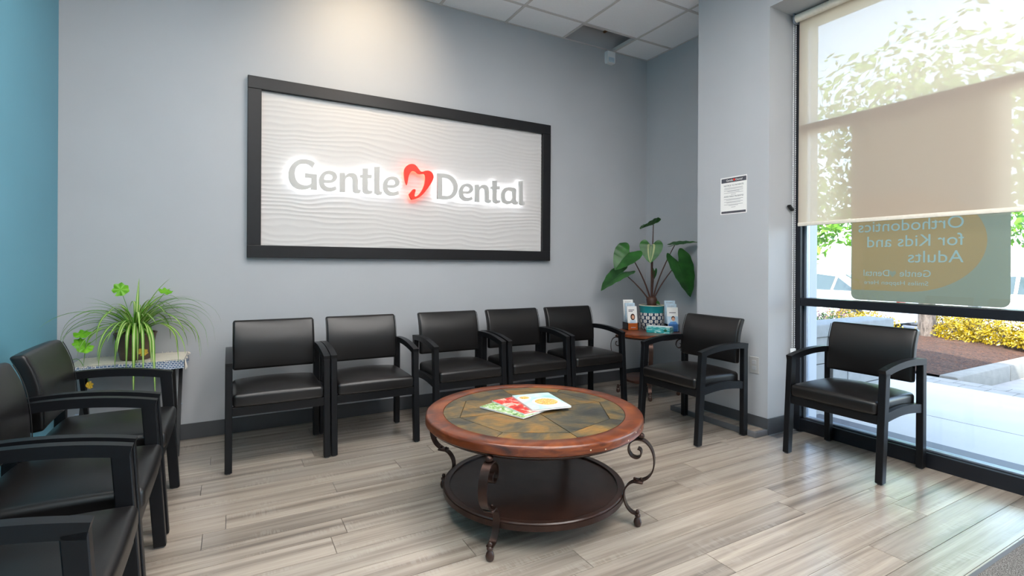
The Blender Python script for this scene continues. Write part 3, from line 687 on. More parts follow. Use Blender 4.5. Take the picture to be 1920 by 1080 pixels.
# ------------------------------------------------------------------ paper notice on the column (faces -x; its right is -y)
nt = empty('paper_notice', (XC, 2.432, 1.669)); tag(nt, 'white paper notice with dark header band taped to the grey column', 'notice')
NM = frame_M((0, 0, 0), (0, -1, 0), (0, 0, 1), (-1, 0, 0))
NW, NH = .110, .136
b = MB(); b.box((-.0012, -NW, -NH), (0, NW, NH)); b.done('sheet', 'paper', nt)
def flat(name, x0, x1, y0, y1, mat, par, off=.0016, M=NM):
    b = MB(); b.prism([(x0, y0), (x1, y0), (x1, y1), (x0, y1)], off - .0004, off, M); return b.done(name, mat, par)
hd = flat('header_band', -NW + .008, NW - .004, NH - .040, NH - .008, 'print_dark', nt); flat('footer_band', -NW + .008, NW - .008, -NH + .006, -NH + .022, 'print_dark', nt)
def put_text(s, size, x, y, mat, par, M=NM, off=.0018, bold=0.0, align='CENTER', name='text', ext=0.0002):
    me = text_mesh(s, size, ext, bold, align); me.transform(M @ Matrix.Translation((x, y, off))); return mk(name, me, mat, par)
put_text('Gentle', .021, -.032, NH - .031, 'paper', hd); put_text('Dental', .021, .046, NH - .031, 'paper', hd)
hm = [(0, -1), (.5, -.45), (.95, .1), (.9, .6), (.5, .85), (.12, .6), (0, .4), (-.12, .6), (-.5, .85), (-.9, .6), (-.95, .1), (-.5, -.45)]
b = MB(); b.prism([(.006 + x * .009, NH - .024 + y * .010) for x, y in hm], .0014, .002, NM); b.done('heart', 'heart_face', hd)
put_text('NOTICE TO PATIENTS', .0165, .002, .068, 'print_dark', nt); put_text('AVISO PARA PACIENTES', .0152, .002, -.012, 'print_dark', nt)
for y, wd in ((.056, .076), (.048, .08), (.036, .08), (.030, .05), (.020, .08), (.008, .02), (-.026, .08), (-.033, .06), (-.046, .078), (-.053, .058), (-.066, .078), (-.073, .04), (-.086, .018)):
    flat('text_line', -wd, wd, y - .0013, y + .0013, 'print_grey', nt)
# outlet
ol = empty('wall_outlet', (XC, 2.256, .460)); tag(ol, 'painted-over outlet plate low on the grey column', 'outlet')
b = MB(); b.box((-.005, -.036, -.058), (0, .036, .058), .002, 1); b.done('cover_plate', 'plate_paint', ol)
for z in (-.02, .02):
    b = MB(); b.box((-.0065, -.016, z - .013), (-.004, .016, z + .013), .001, 1); b.done('socket', 'wall_paint', ol)
# motion sensor
ms = empty('motion_sensor', (3.262, YB, 3.20)); tag(ms, 'small white motion sensor high on the wall near the missing ceiling tile', 'sensor')
b = MB(); b.prism([(-.042, -.058), (.042, -.058), (.048, -.04), (.048, .058), (-.048, .058), (-.048, -.04)], 0, .045, frame_M((0, 0, 0), (1, 0, 0), (0, 0, 1), (0, -1, 0))); b.done('housing', 'white_plastic', ms)
for k in range(4): boxo('lens_rib', (-.034, -.050, -.046 + k * .012), (.034, -.044, -.039 + k * .012), 'print_sky', ms)

# ------------------------------------------------------------------ roller shade
rs = empty('roller_shade', (XW - .035, 0, 0)); tag(rs, 'cream roller shade drawn half down over the window', 'shade')
S0, S1 = .845, 2.122
b = MB(); b.tube([(0, S0, 2.885), (0, S1, 2.885)], .027, 20); b.done('roller_tube', 'cloth_white', rs, 50)
b = MB(); n = 24
for j in range(n):
    y0, y1 = S0 + .005 + (S1 - S0 - .01) * j / n, S0 + .005 + (S1 - S0 - .01) * (j + 1) / n
    x0, x1 = .024 + .002 * sin(y0 * 5), .024 + .002 * sin(y1 * 5)
    b.bm.faces.new([b.bm.verts.new(p) for p in ((x0, y0, 1.45), (x1, y1, 1.45), (.026, y1, 2.885), (.026, y0, 2.885))])
bmesh.ops.remove_doubles(b.bm, verts=b.bm.verts, dist=1e-5); b.done('fabric', 'shade_fabric', rs, 180)
boxo('hem_bar', (.017, S0 + .003, 1.432), (.031, S1 - .003, 1.457), 'cloth_white', rs, .004, 40)
boxo('bracket', (-.03, S1, 2.85), (.034, S1 + .008, 2.918), 'alu_light', rs, .002)
b = MB(); b.lathe([(0, 0), (.03, 0), (.03, .008), (0, .008)], 20); b.done('end_cap', 'white_plastic', rs, 40, loc=(0, S1 + .0005, 2.885), rot=(-pi / 2, 0, 0))
ch = MB()
for xo in (-.012, .014):
    ch.tube([(xo, 2.134, .56), (xo, 2.134, 2.87)], .0009, 4)
    for k in range(150): ch.box((xo - .0022, 2.1318, .57 + k * .0153), (xo + .0022, 2.1362, .576 + k * .0153))
tag(ch.done('bead_chain', 'white_plastic', rs), kind='stuff')
boxo('chain_tensioner', (-.02, 2.126, .50), (.022, 2.146, .575), 'white_plastic', rs, .004, 40)
b = MB(); b.box((-.035, -.012, -.008), (.02, .012, .008), .002, 1, Matrix.Rotation(radians(35), 4, 'Y')); b.done('chain_clip', 'black_frame', rs, loc=(-.03, 2.135, 1.555))

# ------------------------------------------------------------------ banner outside the glass (reads from the street)
bn = empty('window_banner', (XW + .10, 1.435, 0)); tag(bn, 'grey-green fabric banner with a tan circle and reversed lettering hung outside the window', 'banner')
BM = frame_M((0, 0, 0), (0, 1, 0), (0, 0, 1), (1, 0, 0))
BW = .392
def rrect(x0, x1, y0, y1, r, n=6):
    P = []
    for cx, cy, a in ((x1 - r, y1 - r, 0), (x0 + r, y1 - r, 90), (x0 + r, y0 + r, 180), (x1 - r, y0 + r, 270)):
        P += [(cx + r * cos(radians(a + 90 * k / n)), cy + r * sin(radians(a + 90 * k / n))) for k in range(n + 1)]
    return P
from mathutils.geometry import interpolate_bezier
def text_loops(txt, size, x, y, bold):
    cu = bpy.data.curves.new('txt', 'FONT'); cu.body = txt; cu.size = size; cu.offset = bold
    ob = bpy.data.objects.new('txt', cu); COL.objects.link(ob); bpy.context.view_layer.update()
    dg = bpy.context.evaluated_depsgraph_get(); c2 = ob.evaluated_get(dg).to_curve(dg); L = []
    for sp2 in c2.splines:
        P = []; bp = sp2.bezier_points; n = len(bp)
        for k in range(n):
            a, c = bp[k], bp[(k + 1) % n]; straight = a.handle_right_type in ('VECTOR',) and c.handle_left_type in ('VECTOR',)
            P += [(q.x + x, q.y + y) for q in interpolate_bezier(a.co, a.handle_right, c.handle_left, c.co, 2 if straight else 5)[:-1]]
        L.append(P)
    ob.to_curve_clear(); bpy.data.objects.remove(ob); bpy.data.curves.remove(cu); return L
def skin(name, loops, mat):
    me = outline_mesh(loops, 0.0); me.transform(BM); return mk(name, me, mat, bn)
cx, cy, rr = 0.075, 1.300, .372
blob_o = [(BW - .006, 1.0), (BW - .006, 1.60)] + [(cx + rr * cos(a), cy + .300 * sin(a)) for a in [pi / 2 + pi * k / 32 for k in range(33)]]
def fit_line(txt, size, x, y, width):
    T = text_loops(txt, size, 0, 0, 0.0); a = min(p[0] for L in T for p in L); c = max(p[0] for L in T for p in L)
    return [[(x + (p[0] - a) * width / (c - a), y + p[1]) for p in L] for L in T]
LINES = [fit_line('Orthodontics', .100, -.196, 1.374, .544), fit_line('for Kids and', .100, -.196, 1.276, .491), fit_line('Adults', .100, -.196, 1.178, .267),
         fit_line('Gentle', .058, -.044, 1.092, .158), fit_line('Dental', .058, .170, 1.092, .146), fit_line('Smiles Happen Here', .036, -.032, 1.040, .344)]
heart_l = [(.152 + x * .020, 1.108 + y * .022) for x, y in hm]
skin('sheet', [rrect(-BW, BW, .935, 2.08, .04), blob_o], 'banner_teal')
skin('tan_circle', [blob_o, heart_l] + [L for T in LINES for L in T], 'banner_orange')
for T in LINES: skin('lettering', T, 'banner_white')
skin('heart', [heart_l], 'banner_teal')
boxo('hem', (-.004, -BW, 2.07), (.004, BW, 2.085), 'alu_dark', bn)

# ------------------------------------------------------------------ things on the coffee table
def magazine(name, c, ang, z, mat, lab, dim=(.20, .27), th=.006, curl=.0):
    o = empty(name, (c[0], c[1], z)); o.rotation_euler = (0, 0, ang); tag(o, lab, 'magazine', 'magazines on the coffee table')
    w, h = dim[0] / 2, dim[1] / 2
    def sheet(nm, z0, z1, m, sh):
        b = MB(); n = 6; A = []
        for i in range(n + 1):
            u = -w + 2 * w * i / n; lift = curl * (i / n) ** 2
            A.append([b.bm.verts.new((u, -h + sh, z0 + lift)), b.bm.verts.new((u, h - sh, z0 + lift)), b.bm.verts.new((u, h - sh, z1 + lift)), b.bm.verts.new((u, -h + sh, z1 + lift))])
        for P, Q in zip(A, A[1:]):
            for k in range(4): b.bm.faces.new((P[k], P[(k + 1) % 4], Q[(k + 1) % 4], Q[k]))
        b.bm.faces.new(A[0][::-1]); b.bm.faces.new(A[-1]); return b.done(nm, m, o)
    sheet('pages', .0006, th, 'paper', .0015); sheet('front_cover', th, th + .0008, mat, 0); sheet('back_cover', 0, .0006, 'paper', 0)
    b = MB(); b.box((-w - .0006, -h, 0), (-w + .0012, h, th + .0008)); b.done('spine', 'paper', o); return o
magazine('magazine', (1.190, 2.100), radians(20), ZT, 'cover_green', 'green-covered magazine at the bottom of the fanned pile', th=.005)
magazine('magazine', (1.250, 2.112), radians(6), ZT + .006, 'cover_red', 'red and pink magazine in the middle of the fanned pile', th=.006)
mg = magazine('magazine', (1.335, 2.098), radians(-9), ZT + .0132, 'cover_pale', 'pale magazine with a plate of food on top of the fanned pile', th=.007)
b = MB(); b.lathe([(0, .0001), (.062, .0001), (.070, .0006), (.070, .0002)], 28); b.done('printed_plate', 'paper', mg, loc=(.018, -.028, .0079))
b = MB(); b.lathe([(0, .0004), (.056, .0003), (.056, 0)], 24); b.done('printed_food', 'food', mg, loc=(.018, -.028, .0085))
b = MB(); b.lathe([(0, .0004), (.034, .0003), (.034, 0)], 20); b.done('printed_plate', 'paper', mg, loc=(-.058, .072, .0079))
b = MB(); b.lathe([(0, .0004), (.026, .0003), (.026, 0)], 20); b.done('printed_food', 'food', mg, loc=(-.058, .072, .0083))

# ------------------------------------------------------------------ things on the end table
VIEW = radians(-33)
def holder(x, y, rz, lab, tiers, w=.108):
    o = empty('brochure_holder', (x, y, ZE), rz); tag(o, lab, 'brochure holder', 'brochure holders on the end table')
    b = MB(); h = w / 2
    b.box((-h, -.02, 0), (h, .105, .003))
    for k in range(tiers):
        y0 = -.018 + .036 * k; z0 = .028 * k
        b.box((-h, y0, z0), (h, y0 + .002, z0 + .075)); b.box((-h, y0 + .03, z0), (h, y0 + .032, z0 + .12))
    for sx in (-h, h - .002): b.box((sx, -.018, 0), (sx + .002, .10, .07))
    b.done('acrylic_body', 'acrylic', o); return o
def brochure(x, y, rz, tier, lab, kind, w=.098, hgt=.216):
    d = Vector((0, -.012 + .036 * tier, .0)); d.rotate(Euler((0, 0, rz)))
    o = empty('brochure', (x + d.x, y + d.y, ZE + .004 + .028 * tier)); o.rotation_euler = (radians(-7), 0, rz); tag(o, lab, 'brochure', 'brochures on the end table')
    M = frame_M((0, 0, 0), (1, 0, 0), (0, 0, 1), (0, -1, 0)); h = w / 2
    b = MB(); b.box((-h, 0, 0), (h, .008, hgt)); b.done('sheets', 'paper' if kind != 'sky' else 'print_sky', o)
    def fl_(n, P, m, off=.0008):
        b = MB(); b.prism(P, .0002, off, M); return b.done(n, m, o)
    R4 = lambda a, c, e, g: [(a, e), (c, e), (c, g), (a, g)]
    if kind == 'orange':
        fl_('colour_band', R4(-h, h, 0, .060), 'print_orange'); fl_('person_shirt', [(-.03, .061), (.034, .061), (.032, .085), (.018, .098), (-.004, .098), (-.024, .085)], 'print_sky', .0006)
        fl_('person_hair', [(.012 * 1.9 * cos(a) + .004, .118 + .03 * sin(a)) for a in [2 * pi * k / 16 for k in range(16)]], 'hair', .0009)
        fl_('person_face', [(.013 * cos(a) + .006, .116 + .018 * sin(a)) for a in [2 * pi * k / 16 for k in range(16)]], 'skin', .0012)
        for y0, wd in ((.178, .036), (.166, .026)): fl_('text_line', R4(-.036, -.036 + wd * 1.6, y0, y0 + .006), 'print_dark')
        fl_('text_line', R4(-.02, .03, .018, .024), 'paper', .0011)
    elif kind == 'boy':
        fl_('photo', R4(-h, h, 0, .135), 'print_sky'); fl_('person_shirt', [(-.036, .03), (.040, .0), (.046, .06), (.030, .088), (-.020, .088), (-.040, .065)], 'blue_shirt', .0011)
        fl_('person_legs', R4(-.02, .040, .0, .04), 'blue_shirt', .0013)
        fl_('person_hair', [(.017 * cos(a) + .004, .118 + .020 * sin(a)) for a in [2 * pi * k / 14 for k in range(14)]], 'hair', .0013)
        fl_('person_face', [(.014 * cos(a) + .005, .110 + .017 * sin(a)) for a in [2 * pi * k / 14 for k in range(14)]], 'skin', .0016)
        fl_('text_line', R4(-.03, .03, .165, .171), 'print_dark')
    else:
        fl_('text_line', R4(-.034, .026, hgt - .022, hgt - .018), 'print_grey'); fl_('text_line', R4(-.034, .010, hgt - .032, hgt - .029), 'print_grey')
    return o
HLX, HLY, HRX, HRY = 3.222, 3.505, 3.465, 3.250
RZL, RZR = radians(-14), radians(-28)
holder(HLX, HLY, RZL, 'clear tiered brochure holder left of the patterned pot', 3)
brochure(HLX, HLY, RZL, 0, 'front brochure with an orange band and a portrait, left of the pot', 'orange')
brochure(HLX, HLY, RZL, 1, 'pale blue brochure in the middle tier left of the pot', 'sky')
brochure(HLX, HLY, RZL, 2, 'white brochure at the back of the left holder', 'white')
holder(HRX, HRY, RZR, 'clear tiered brochure holder right of the patterned pot', 3, .104)
brochure(HRX, HRY, RZR, 0, 'front brochure with a boy in a blue shirt, right of the pot', 'boy')
brochure(HRX, HRY, RZR, 1, 'pale grey-blue brochure in the middle tier right of the pot', 'sky')
brochure(HRX, HRY, RZR, 2, 'pale blue brochure at the back of the right holder', 'sky')
tb = empty('tissue_box', (3.318, 3.262, ZE), radians(-64)); tag(tb, 'flat teal and white tissue box on the end table', 'tissue box')
b = MB(); b.box((-.105, -.05, 0), (.105, .05, .056), .002, 1); b.done('box_body', 'tissue_print', tb)
b = MB(); b.box((-.103, -.048, .056), (.103, .048, .0575)); b.done('top_panel', 'paper', tb)
b = MB(); b.prism([(.075 * cos(a), .022 * sin(a)) for a in [2 * pi * k / 24 for k in range(24)]], .0575, .0585); b.done('slot', 'print_sky', tb)
b = MB(); b.prism([(.066 + .015 * cos(a), .028 + .012 * sin(a)) for a in [2 * pi * k / 20 for k in range(20)]], .0502, .0508, frame_M((0, 0, 0), (1, 0, 0), (0, 0, 1), (0, -1, 0))); b.done('oval_mark', 'green_logo', tb)

# ------------------------------------------------------------------ elephant-ear plant
PP = Vector((3.425, 3.470, ZE))
ep = empty('elephant_ear_plant', PP); tag(ep, 'elephant-ear plant in a teal and navy patterned pot on the end table', 'potted plant')
b = MB(); b.lathe([(0, 0), (.080, 0), (.092, .012), (.108, .07), (.112, .12), (.108, .158), (.110, .160), (.107, .170), (.112, .200), (.116, .222), (.104, .222), (.100, .195), (0, .195)], 48); pot = b.done('pot', 'pot_glaze', ep, 45)
b = MB(); b.lathe([(.1145, .2215), (.117, .224), (.115, .228), (.106, .228), (.104, .2215)], 48, close=True); b.done('rim', 'pot_rim', pot, 40)
b = MB(); b.lathe([(0, .207), (.06, .206), (.104, .200), (.104, .195)], 28); b.done('soil', 'soil', ep, 60)
EAR = [(0.0, 0.02), (.07, .13), (.15, .27), (.24, .345), (.33, .31), (.41, .17), (.44, 0.0), (.42, -.2), (.36, -.42), (.26, -.64), (.14, -.84), (0.0, -1.0)]
def ear_leaf(attach, tip, normal, fold=.25, droop=.15, wide=1.0, pale=False, curlx=0.0, name='leaf'):
    a = Vector(attach); d = Vector(tip) - a; L = d.length; d.normalize(); n = Vector(normal); n = (n - d * n.dot(d)).normalized(); x = d.cross(n)
    M = frame_M(a - PP, x, -d, n)
    b = MB(); S_ = 6; out = smooth_path(EAR, 3)
    for sgn in (-1, 1):
        rows = []
        for (ox, oy) in out:
            my = min(0.0, oy if oy < 0 else oy * .15); r_ = []
            for k in range(S_ + 1):
                s_ = k / S_; xx = ox * s_ * sgn * wide; yy = my + (oy - my) * s_
                zz = fold * abs(xx) - droop * (max(0, -yy) ** 2) - .25 * max(0, yy) ** 1.5 + .012 * sin(yy * 22) * s_ + curlx * xx * abs(xx)
                r_.append(b.bm.verts.new(M @ Vector((xx * L, yy * L, zz * L))))
            rows.append(r_)
        for A, B in zip(rows, rows[1:]):
            for k in range(S_):
                try: f_ = b.bm.faces.new((A[k], A[k + 1], B[k + 1], B[k])); f_.material_index = 1 if (pale and ((len(rows) + k) % 7 == 0)) else 0
                except ValueError: pass
    bmesh.ops.remove_doubles(b.bm, verts=b.bm.verts, dist=.0004)
    o = b.done(name, ['ear_leaf', 'ear_pale'], ep, 180)
    b = MB(); b.tube([M @ Vector((0, -L * .96 * k / 8, L * (-droop * (.96 * k / 8) ** 2) + .0015)) for k in range(9)], [.0035 - .0003 * k for k in range(9)], 5); b.done('midrib', 'ear_pale' if pale else 'ear_leaf', o, 60)
    return o
def petiole(p, r0=.010, r1=.005, bow=.02):
    a = Vector((0, 0, .20)); e = Vector(p) - PP; pts = []
    for k in range(11):
        t_ = k / 10; q = a.lerp(e, t_); q.x = a.x + (e.x - a.x) * t_ ** 1.5; q.y = a.y + (e.y - a.y) * t_ ** 1.5; pts.append(q)
    b = MB(); b.tube(pts, [r0 + (r1 - r0) * k / 10 for k in range(11)], 8); b.done('stem', 'stem', ep, 60)
toC = (Vector((0, 0, CAMH)) - PP); toC.z = 0; toC.normalize(); rt = Vector((cos(_yaw), -sin(_yaw), 0))
def cpx(x, y, dd=0.0):
    d_ = _r2 * ((x - 960) / 946.5) + _d2 * ((y - 498.2) / 946.5) + _f
    depth = (PP - _C).dot(_f) + dd; return _C + d_ * depth
U = Vector((0, 0, 1))
# attach point, tip, normal
a1 = cpx(1225, 421); ear_leaf(a1, cpx(1199, 428, -.12), U + rt * -.45 + toC * -.15, .55, .05, .8); petiole(a1, .010, .004)
a2 = cpx(1221, 461, -.06); ear_leaf(a2, cpx(1219, 493, -.10), toC + U * .25, .18, .05, 1.45, True); petiole(a2, .011, .005)
a3 = cpx(1180, 474, -.05); ear_leaf(a3, cpx(1152, 503, -.10), toC * .9 + U * .55 - rt * .1, .22, .15, 1.4); petiole(a3, .009, .004)
a4 = cpx(1168, 511, -.02); ear_leaf(a4, cpx(1123, 535, -.06), U * .9 + toC * .55 - rt * .25, .15, .25, 1.0); petiole(a4, .008, .004)
a5 = cpx(1266, 458, -.02); ear_leaf(a5, cpx(1309, 452, -.08), U + toC * .28, .12, .05, .85); petiole(a5, .008, .004)
a6 = cpx(1272, 492, -.08); ear_leaf(a6, cpx(1300, 556, -.12), toC * .8 + rt * .35 + U * .45, .25, .12, .85); petiole(a6, .008, .004)
a7 = cpx(1227, 508, .10); ear_leaf(a7, cpx(1226, 524, .10), toC + U * .2, .3, .05, .7); petiole(a7, .006, .004)
a8 = cpx(1230, 566, -.02); ear_leaf(a8, cpx(1238, 571, -.06), U + toC * .5, .2, .1, .9)
b = MB(); b.lathe([(0, .195), (.042, .195), (.044, .24), (.050, .28), (.040, .30), (0, .31)], 14); b.done('stem_base', 'stem', ep, 60)

# ------------------------------------------------------------------ folding stand, cloth, spider plant
st = empty('tray_table', (-.508, 3.735, 0)); tag(st, 'black folding tray table under the spider plant', 'table')
SW, SD, ZS = .255, .148, .572
boxo('tabletop', (-SW, -SD, ZS - .018), (SW, SD, ZS), 'black_frame', st, .004)
for sx in (-1, 1):
    x = sx * (SW - .02)
    for sy in (-1, 1):
        b = MB(); p0 = Vector((x - sx * .022 * (sy > 0), sy * (SD - .012), 0)); p1 = Vector((x - sx * .022 * (sy > 0), -sy * (SD - .012), ZS - .018))
        d_ = Vector((.010, 0, 0)); e_ = Vector((0, .014, 0)); b.hexa([p0 - d_ - e_, p0 + d_ - e_, p0 + d_ + e_, p0 - d_ + e_, p1 - d_ - e_, p1 + d_ - e_, p1 + d_ + e_, p1 - d_ + e_]); b.done('leg', 'black_frame', st)
    b = MB(); b.tube([(x - .03, 0, (ZS - .018) / 2), (x + .015, 0, (ZS - .018) / 2)], .006, 8); b.done('pivot', 'alu_light', st, 40)
for sy in (-1, 1): boxo('stretcher', (-SW + .05, sy * .10 - .008, .075), (SW - .05, sy * .10 + .008, .10), 'black_frame', st, .002)
cl = empty('table_runner', (-.508, 3.735, ZS)); tag(cl, 'white fringed cloth with a blue checked border draped over the tray table', 'cloth')
b = MB(); nx, ny = 40, 22; CW, CD = SW + .014, SD + .012; g = []
for i in range(nx + 1):
    g.append([b.bm.verts.new((-CW + 2 * CW * i / nx, -CD + 2 * CD * j / ny, .003 + .0022 * mnoise.noise(Vector((i * .45, j * .5, 1))) + .0015)) for j in range(ny + 1)])
for i in range(nx):
    for j in range(ny): b.bm.faces.new((g[i][j], g[i + 1][j], g[i + 1][j + 1], g[i][j + 1]))
b.done('cloth_top', 'cloth_white', cl, 180)
b = MB()
def hang(p0, p1, out):
    n = 30; prev = None
    for i in range(n + 1):
        u = i / n; p = Vector(p0).lerp(Vector(p1), u); w_ = .004 * sin(u * 31); low = -.050 - .006 * mnoise.noise(Vector((u * 9, out.x * 3, out.y)))
        c = [b.bm.verts.new(p + out * .001), b.bm.verts.new(p + out * (.006 + w_) + Vector((0, 0, low)))]
        if prev: b.bm.faces.new((prev[0], c[0], c[1], prev[1]))
        prev = c
hang((-CW, -CD, .003), (CW, -CD, .003), Vector((0, -1, 0))); hang((CW, -CD, .003), (CW, CD, .003), Vector((1, 0, 0))); hang((-CW, -CD, .003), (-CW, CD, .003), Vector((-1, 0, 0)))
b.done('border', 'cloth_blue', cl, 180)
b = MB()
for k in range(240):
    u = random.random(); e = random.random()
    if e < .55: p = Vector((-CW + 2 * CW * u, -CD - .003, .004)); o_ = Vector((0, -1, 0))
    elif e < .8: p = Vector((CW + .003, -CD + 2 * CD * u, .004)); o_ = Vector((1, 0, 0))
    else: p = Vector((-CW + 2 * CW * u, CD, .004)); o_ = Vector((0, .4, .3))
    L_ = random.uniform(.008, .020); q = p + o_ * L_ * .6 + Vector((random.uniform(-.006, .006), 0, random.uniform(-.012, .008))); s_ = Vector((.0012, .0012, 0))
    b.bm.faces.new([b.bm.verts.new(v_) for v_ in (p - s_, p + s_, q + s_ * .5, q - s_ * .5)])
for k in range(26):
    p = Vector((CW + .006, -CD + .0 + random.uniform(-.004, .03), -.004)); q = p + Vector((random.uniform(-.004, .012), random.uniform(-.01, .01), -random.uniform(.03, .055))); s_ = Vector((.0012, .0012, 0))
    b.bm.faces.new([b.bm.verts.new(v_) for v_ in (p - s_, p + s_, q + s_ * .5, q - s_ * .5)])
tag(b.done('fringe', 'cloth_white', cl), kind='stuff')
SPP = Vector((-.492, 3.720, ZS + .0072)); sp_ = empty('spider_plant', SPP); tag(sp_, 'spider plant with long arching striped leaves in a brown pot', 'potted plant')
b = MB(); b.lathe([(0, 0), (.072, 0), (.075, .002), (.082, .045), (.084, .046), (.103, .148), (.107, .150), (.107, .156), (.098, .156), (.094, .135), (0, .135)], 36); b.done('pot', 'brown_pot', sp_, 40)
b = MB(); b.lathe([(0, .143), (.05, .142), (.096, .136), (.09, .13)], 24); b.done('soil', 'soil', sp_, 60)
def blade(az, el, L, w, droop, z0=.145, r0=.02, mats=('blade_green', 'blade_pale'), name='leaf'):
    n = 14; p = Vector((r0 * cos(az), r0 * sin(az), z0)); e = el; pts = []; ds = L / n
    for k in range(n + 1):
        pts.append(p.copy()); dirv = Vector((cos(e) * cos(az), cos(e) * sin(az), sin(e))); p = p + dirv * ds; e -= droop * ds * (1 + .6 * k / n)
        e = max(e, -1.45)
    # stay clear of the walls, the tray top and the pot
    for q in pts:
        gy = YB - .012 - SPP.y
        if q.y > gy - .02: q.y = gy - .02 + .018 * math.tanh((q.y - gy + .02) / .1)
        gx = XL + .015 - SPP.x
        if q.x < gx: q.x = gx
        if abs(q.x + SPP.x + .508) < CW + .012 and abs(q.y + SPP.y - 3.735) < CD + .012 and q.z < .006: q.z = .006 + .002 * random.random()
    b = MB(); side = Vector((-sin(az), cos(az), 0)); rows = []
    for k, q in enumerate(pts):
        u = k / n; ww = w * (.55 + .45 * min(1, u * 4)) * (1 - u ** 2.6) + .0006
        t_ = (pts[min(k + 1, n)] - pts[max(k - 1, 0)]).normalized(); up = side.cross(t_) * -1
        up = up if up.z > 0 or abs(up.z) < .2 else up * -1
        rows.append([b.bm.verts.new(q + side * ww * s_ + up * ww * .35 * abs(s_)) for s_ in (-1, -.34, .34, 1)])
    for A, B in zip(rows, rows[1:]):
        for k in range(3):
            f_ = b.bm.faces.new((A[k], A[k + 1], B[k + 1], B[k])); f_.material_index = 1 if k == 1 else 0
    return b.done(name, list(mats), sp_, 180, fix=False)
rnd = random.Random(21)
for k in range(64):
    az = rnd.uniform(0, 2 * pi); up_ = rnd.random()
    el = radians(rnd.uniform(38, 84)); L = rnd.uniform(.30, .50); blade(az, el, L, rnd.uniform(.006, .0105), rnd.uniform(2.6, 5.4))
for az, el, L, w, dr_ in ((radians(-80), 55, .36, .010, 9), (radians(-62), 45, .34, .010, 9), (radians(-110), 40, .33, .010, 9), (radians(-35), 50, .44, .010, 6.5), (radians(-140), 48, .42, .009, 6.5), (radians(-92), 62, .46, .010, 8.0), (radians(-75), 60, .52, .009, 7.5),
                          (radians(-8), 60, .56, .007, 4.6), (radians(4), 66, .60, .006, 4.2), (radians(12), 72, .60, .006, 3.6), (radians(176), 62, .50, .007, 4.8), (radians(190), 54, .48, .007, 5.0), (radians(-20), 58, .56, .007, 5.0), (radians(200), 62, .50, .008, 5.2), (radians(-84), 52, .66, .009, 6.2), (radians(-66), 50, .64, .009, 6.4), (radians(88), 86, .34, .010, .8), (radians(30), 82, .38, .009, 1.6)):
    blade(az, radians(el), L, w, dr_)
def round_leaf(p, r, nrm, mat='round_leaf', stemfrom=None):
    n_ = Vector(nrm).normalized(); x_ = n_.orthogonal().normalized(); y_ = n_.cross(x_); c = Vector(p) - SPP; b = MB(); N = 28
    cv = b.bm.verts.new(c); r1, r2 = [], []
    for k in range(N):
        a = 2 * pi * k / N; R_ = r * (1 + .09 * sin(a * 7) + .05 * sin(a * 3 + 1)) * (.55 if k == 0 else 1)
        dv = x_ * cos(a) + y_ * sin(a); r1.append(b.bm.verts.new(c + dv * R_ * .55 + n_ * r * .06 * sin(a * 7))); r2.append(b.bm.verts.new(c + dv * R_ + n_ * r * .16 * sin(a * 7 + .5)))
    for k in range(N):
        j = (k + 1) % N; b.bm.faces.new((cv, r1[k], r1[j])); b.bm.faces.new((r1[k], r2[k], r2[j], r1[j]))
    o = b.done('round_leaf', mat, sp_, 180)
    a = Vector((0, 0, .14)) if stemfrom is None else Vector(stemfrom); q = []
    for k in range(9):
        t_ = k / 8; v_ = a.lerp(c, t_); v_.z += .06 * sin(pi * t_) * (1 if c.z < .2 else .2); q.append(v_)
    b = MB(); b.tube(q, .0016, 5); b.done('leaf_stalk', 'blade_green', sp_, 60)
def spx(x, y, yy): return px_on(x, y, yy)
round_leaf(spx(226, 543, 3.70), .040, (0, -1, .3)); round_leaf(spx(311, 546, 3.72), .036, (.2, -.5, 1)); round_leaf(spx(155, 626, 3.60), .040, (-.1, -.5, 1))
round_leaf(spx(148, 643, 3.58), .030, (-.2, -.8, .6)); round_leaf(spx(160, 652, 3.56), .038, (.1, -.7, .8)); 
round_leaf(spx(268, 660, 3.555), .024, (.3, -.8, .5), 'yellow_leaf')
round_leaf(px_on(168, 722, 3.60), .021, (.8, -.6, .2), 'yellow_leaf', (-.27, -.10, .03))

# ------------------------------------------------------------------ entrance mat
mt = empty('entrance_mat', (2.66, .20, 0)); tag(mt, 'grey carpet entrance mat at the bottom right corner', 'mat')
boxo('carpet', (-.60, -.60, 0), (.72, .590, .012), 'carpet', mt, .003)
boxo('rubber_edge', (-.62, .590, 0), (.74, .608, .007), 'rubber', mt, .002); boxo('rubber_edge', (-.62, -.60, 0), (-.60, .590, .007), 'rubber', mt, .002)

# ================================================================== OUTDOORS
swk = struct(boxo('sidewalk', (XW + .11, -14, -.4), (6.62, 16, -.05), 'concrete'), 'pale concrete sidewalk outside the window')
for x0, x1 in ((XW + .12, 4.82), (4.83, 6.24)):
    for k in range(-3, 4):
        y0 = .35 + 2.45 * k
        boxo('slab', (x0, y0 + .005, -.05), (x1, y0 + 2.44, -.02), 'concrete', swk, .004)
for k in range(60):
    y0 = -4 + .2 * k
    for m_ in range(2): boxo('paver', (6.25 + .185 * m_, y0 + .1 * m_ + .003, -.05), (6.43 + .185 * m_ - .005, y0 + .1 * m_ + .197, -.022), 'paver', swk)
b = MB()
for P in (((6.62, -30, -.17), (70, -30, -.75), (70, 2.33, -.75), (6.62, 2.33, -.17)), ((10.9, 2.33, -.24), (70, 2.33, -.75), (70, 60, -.75), (10.9, 60, -.24)), ((6.62, 2.33, -.17), (10.9, 2.33, -.24), (10.9, 60, -.24), (6.62, 60, -.17))): b.quad(*P)
struct(b.done('ground_parking_lot', 'asphalt'), 'sunlit parking lot beyond the planting bed')
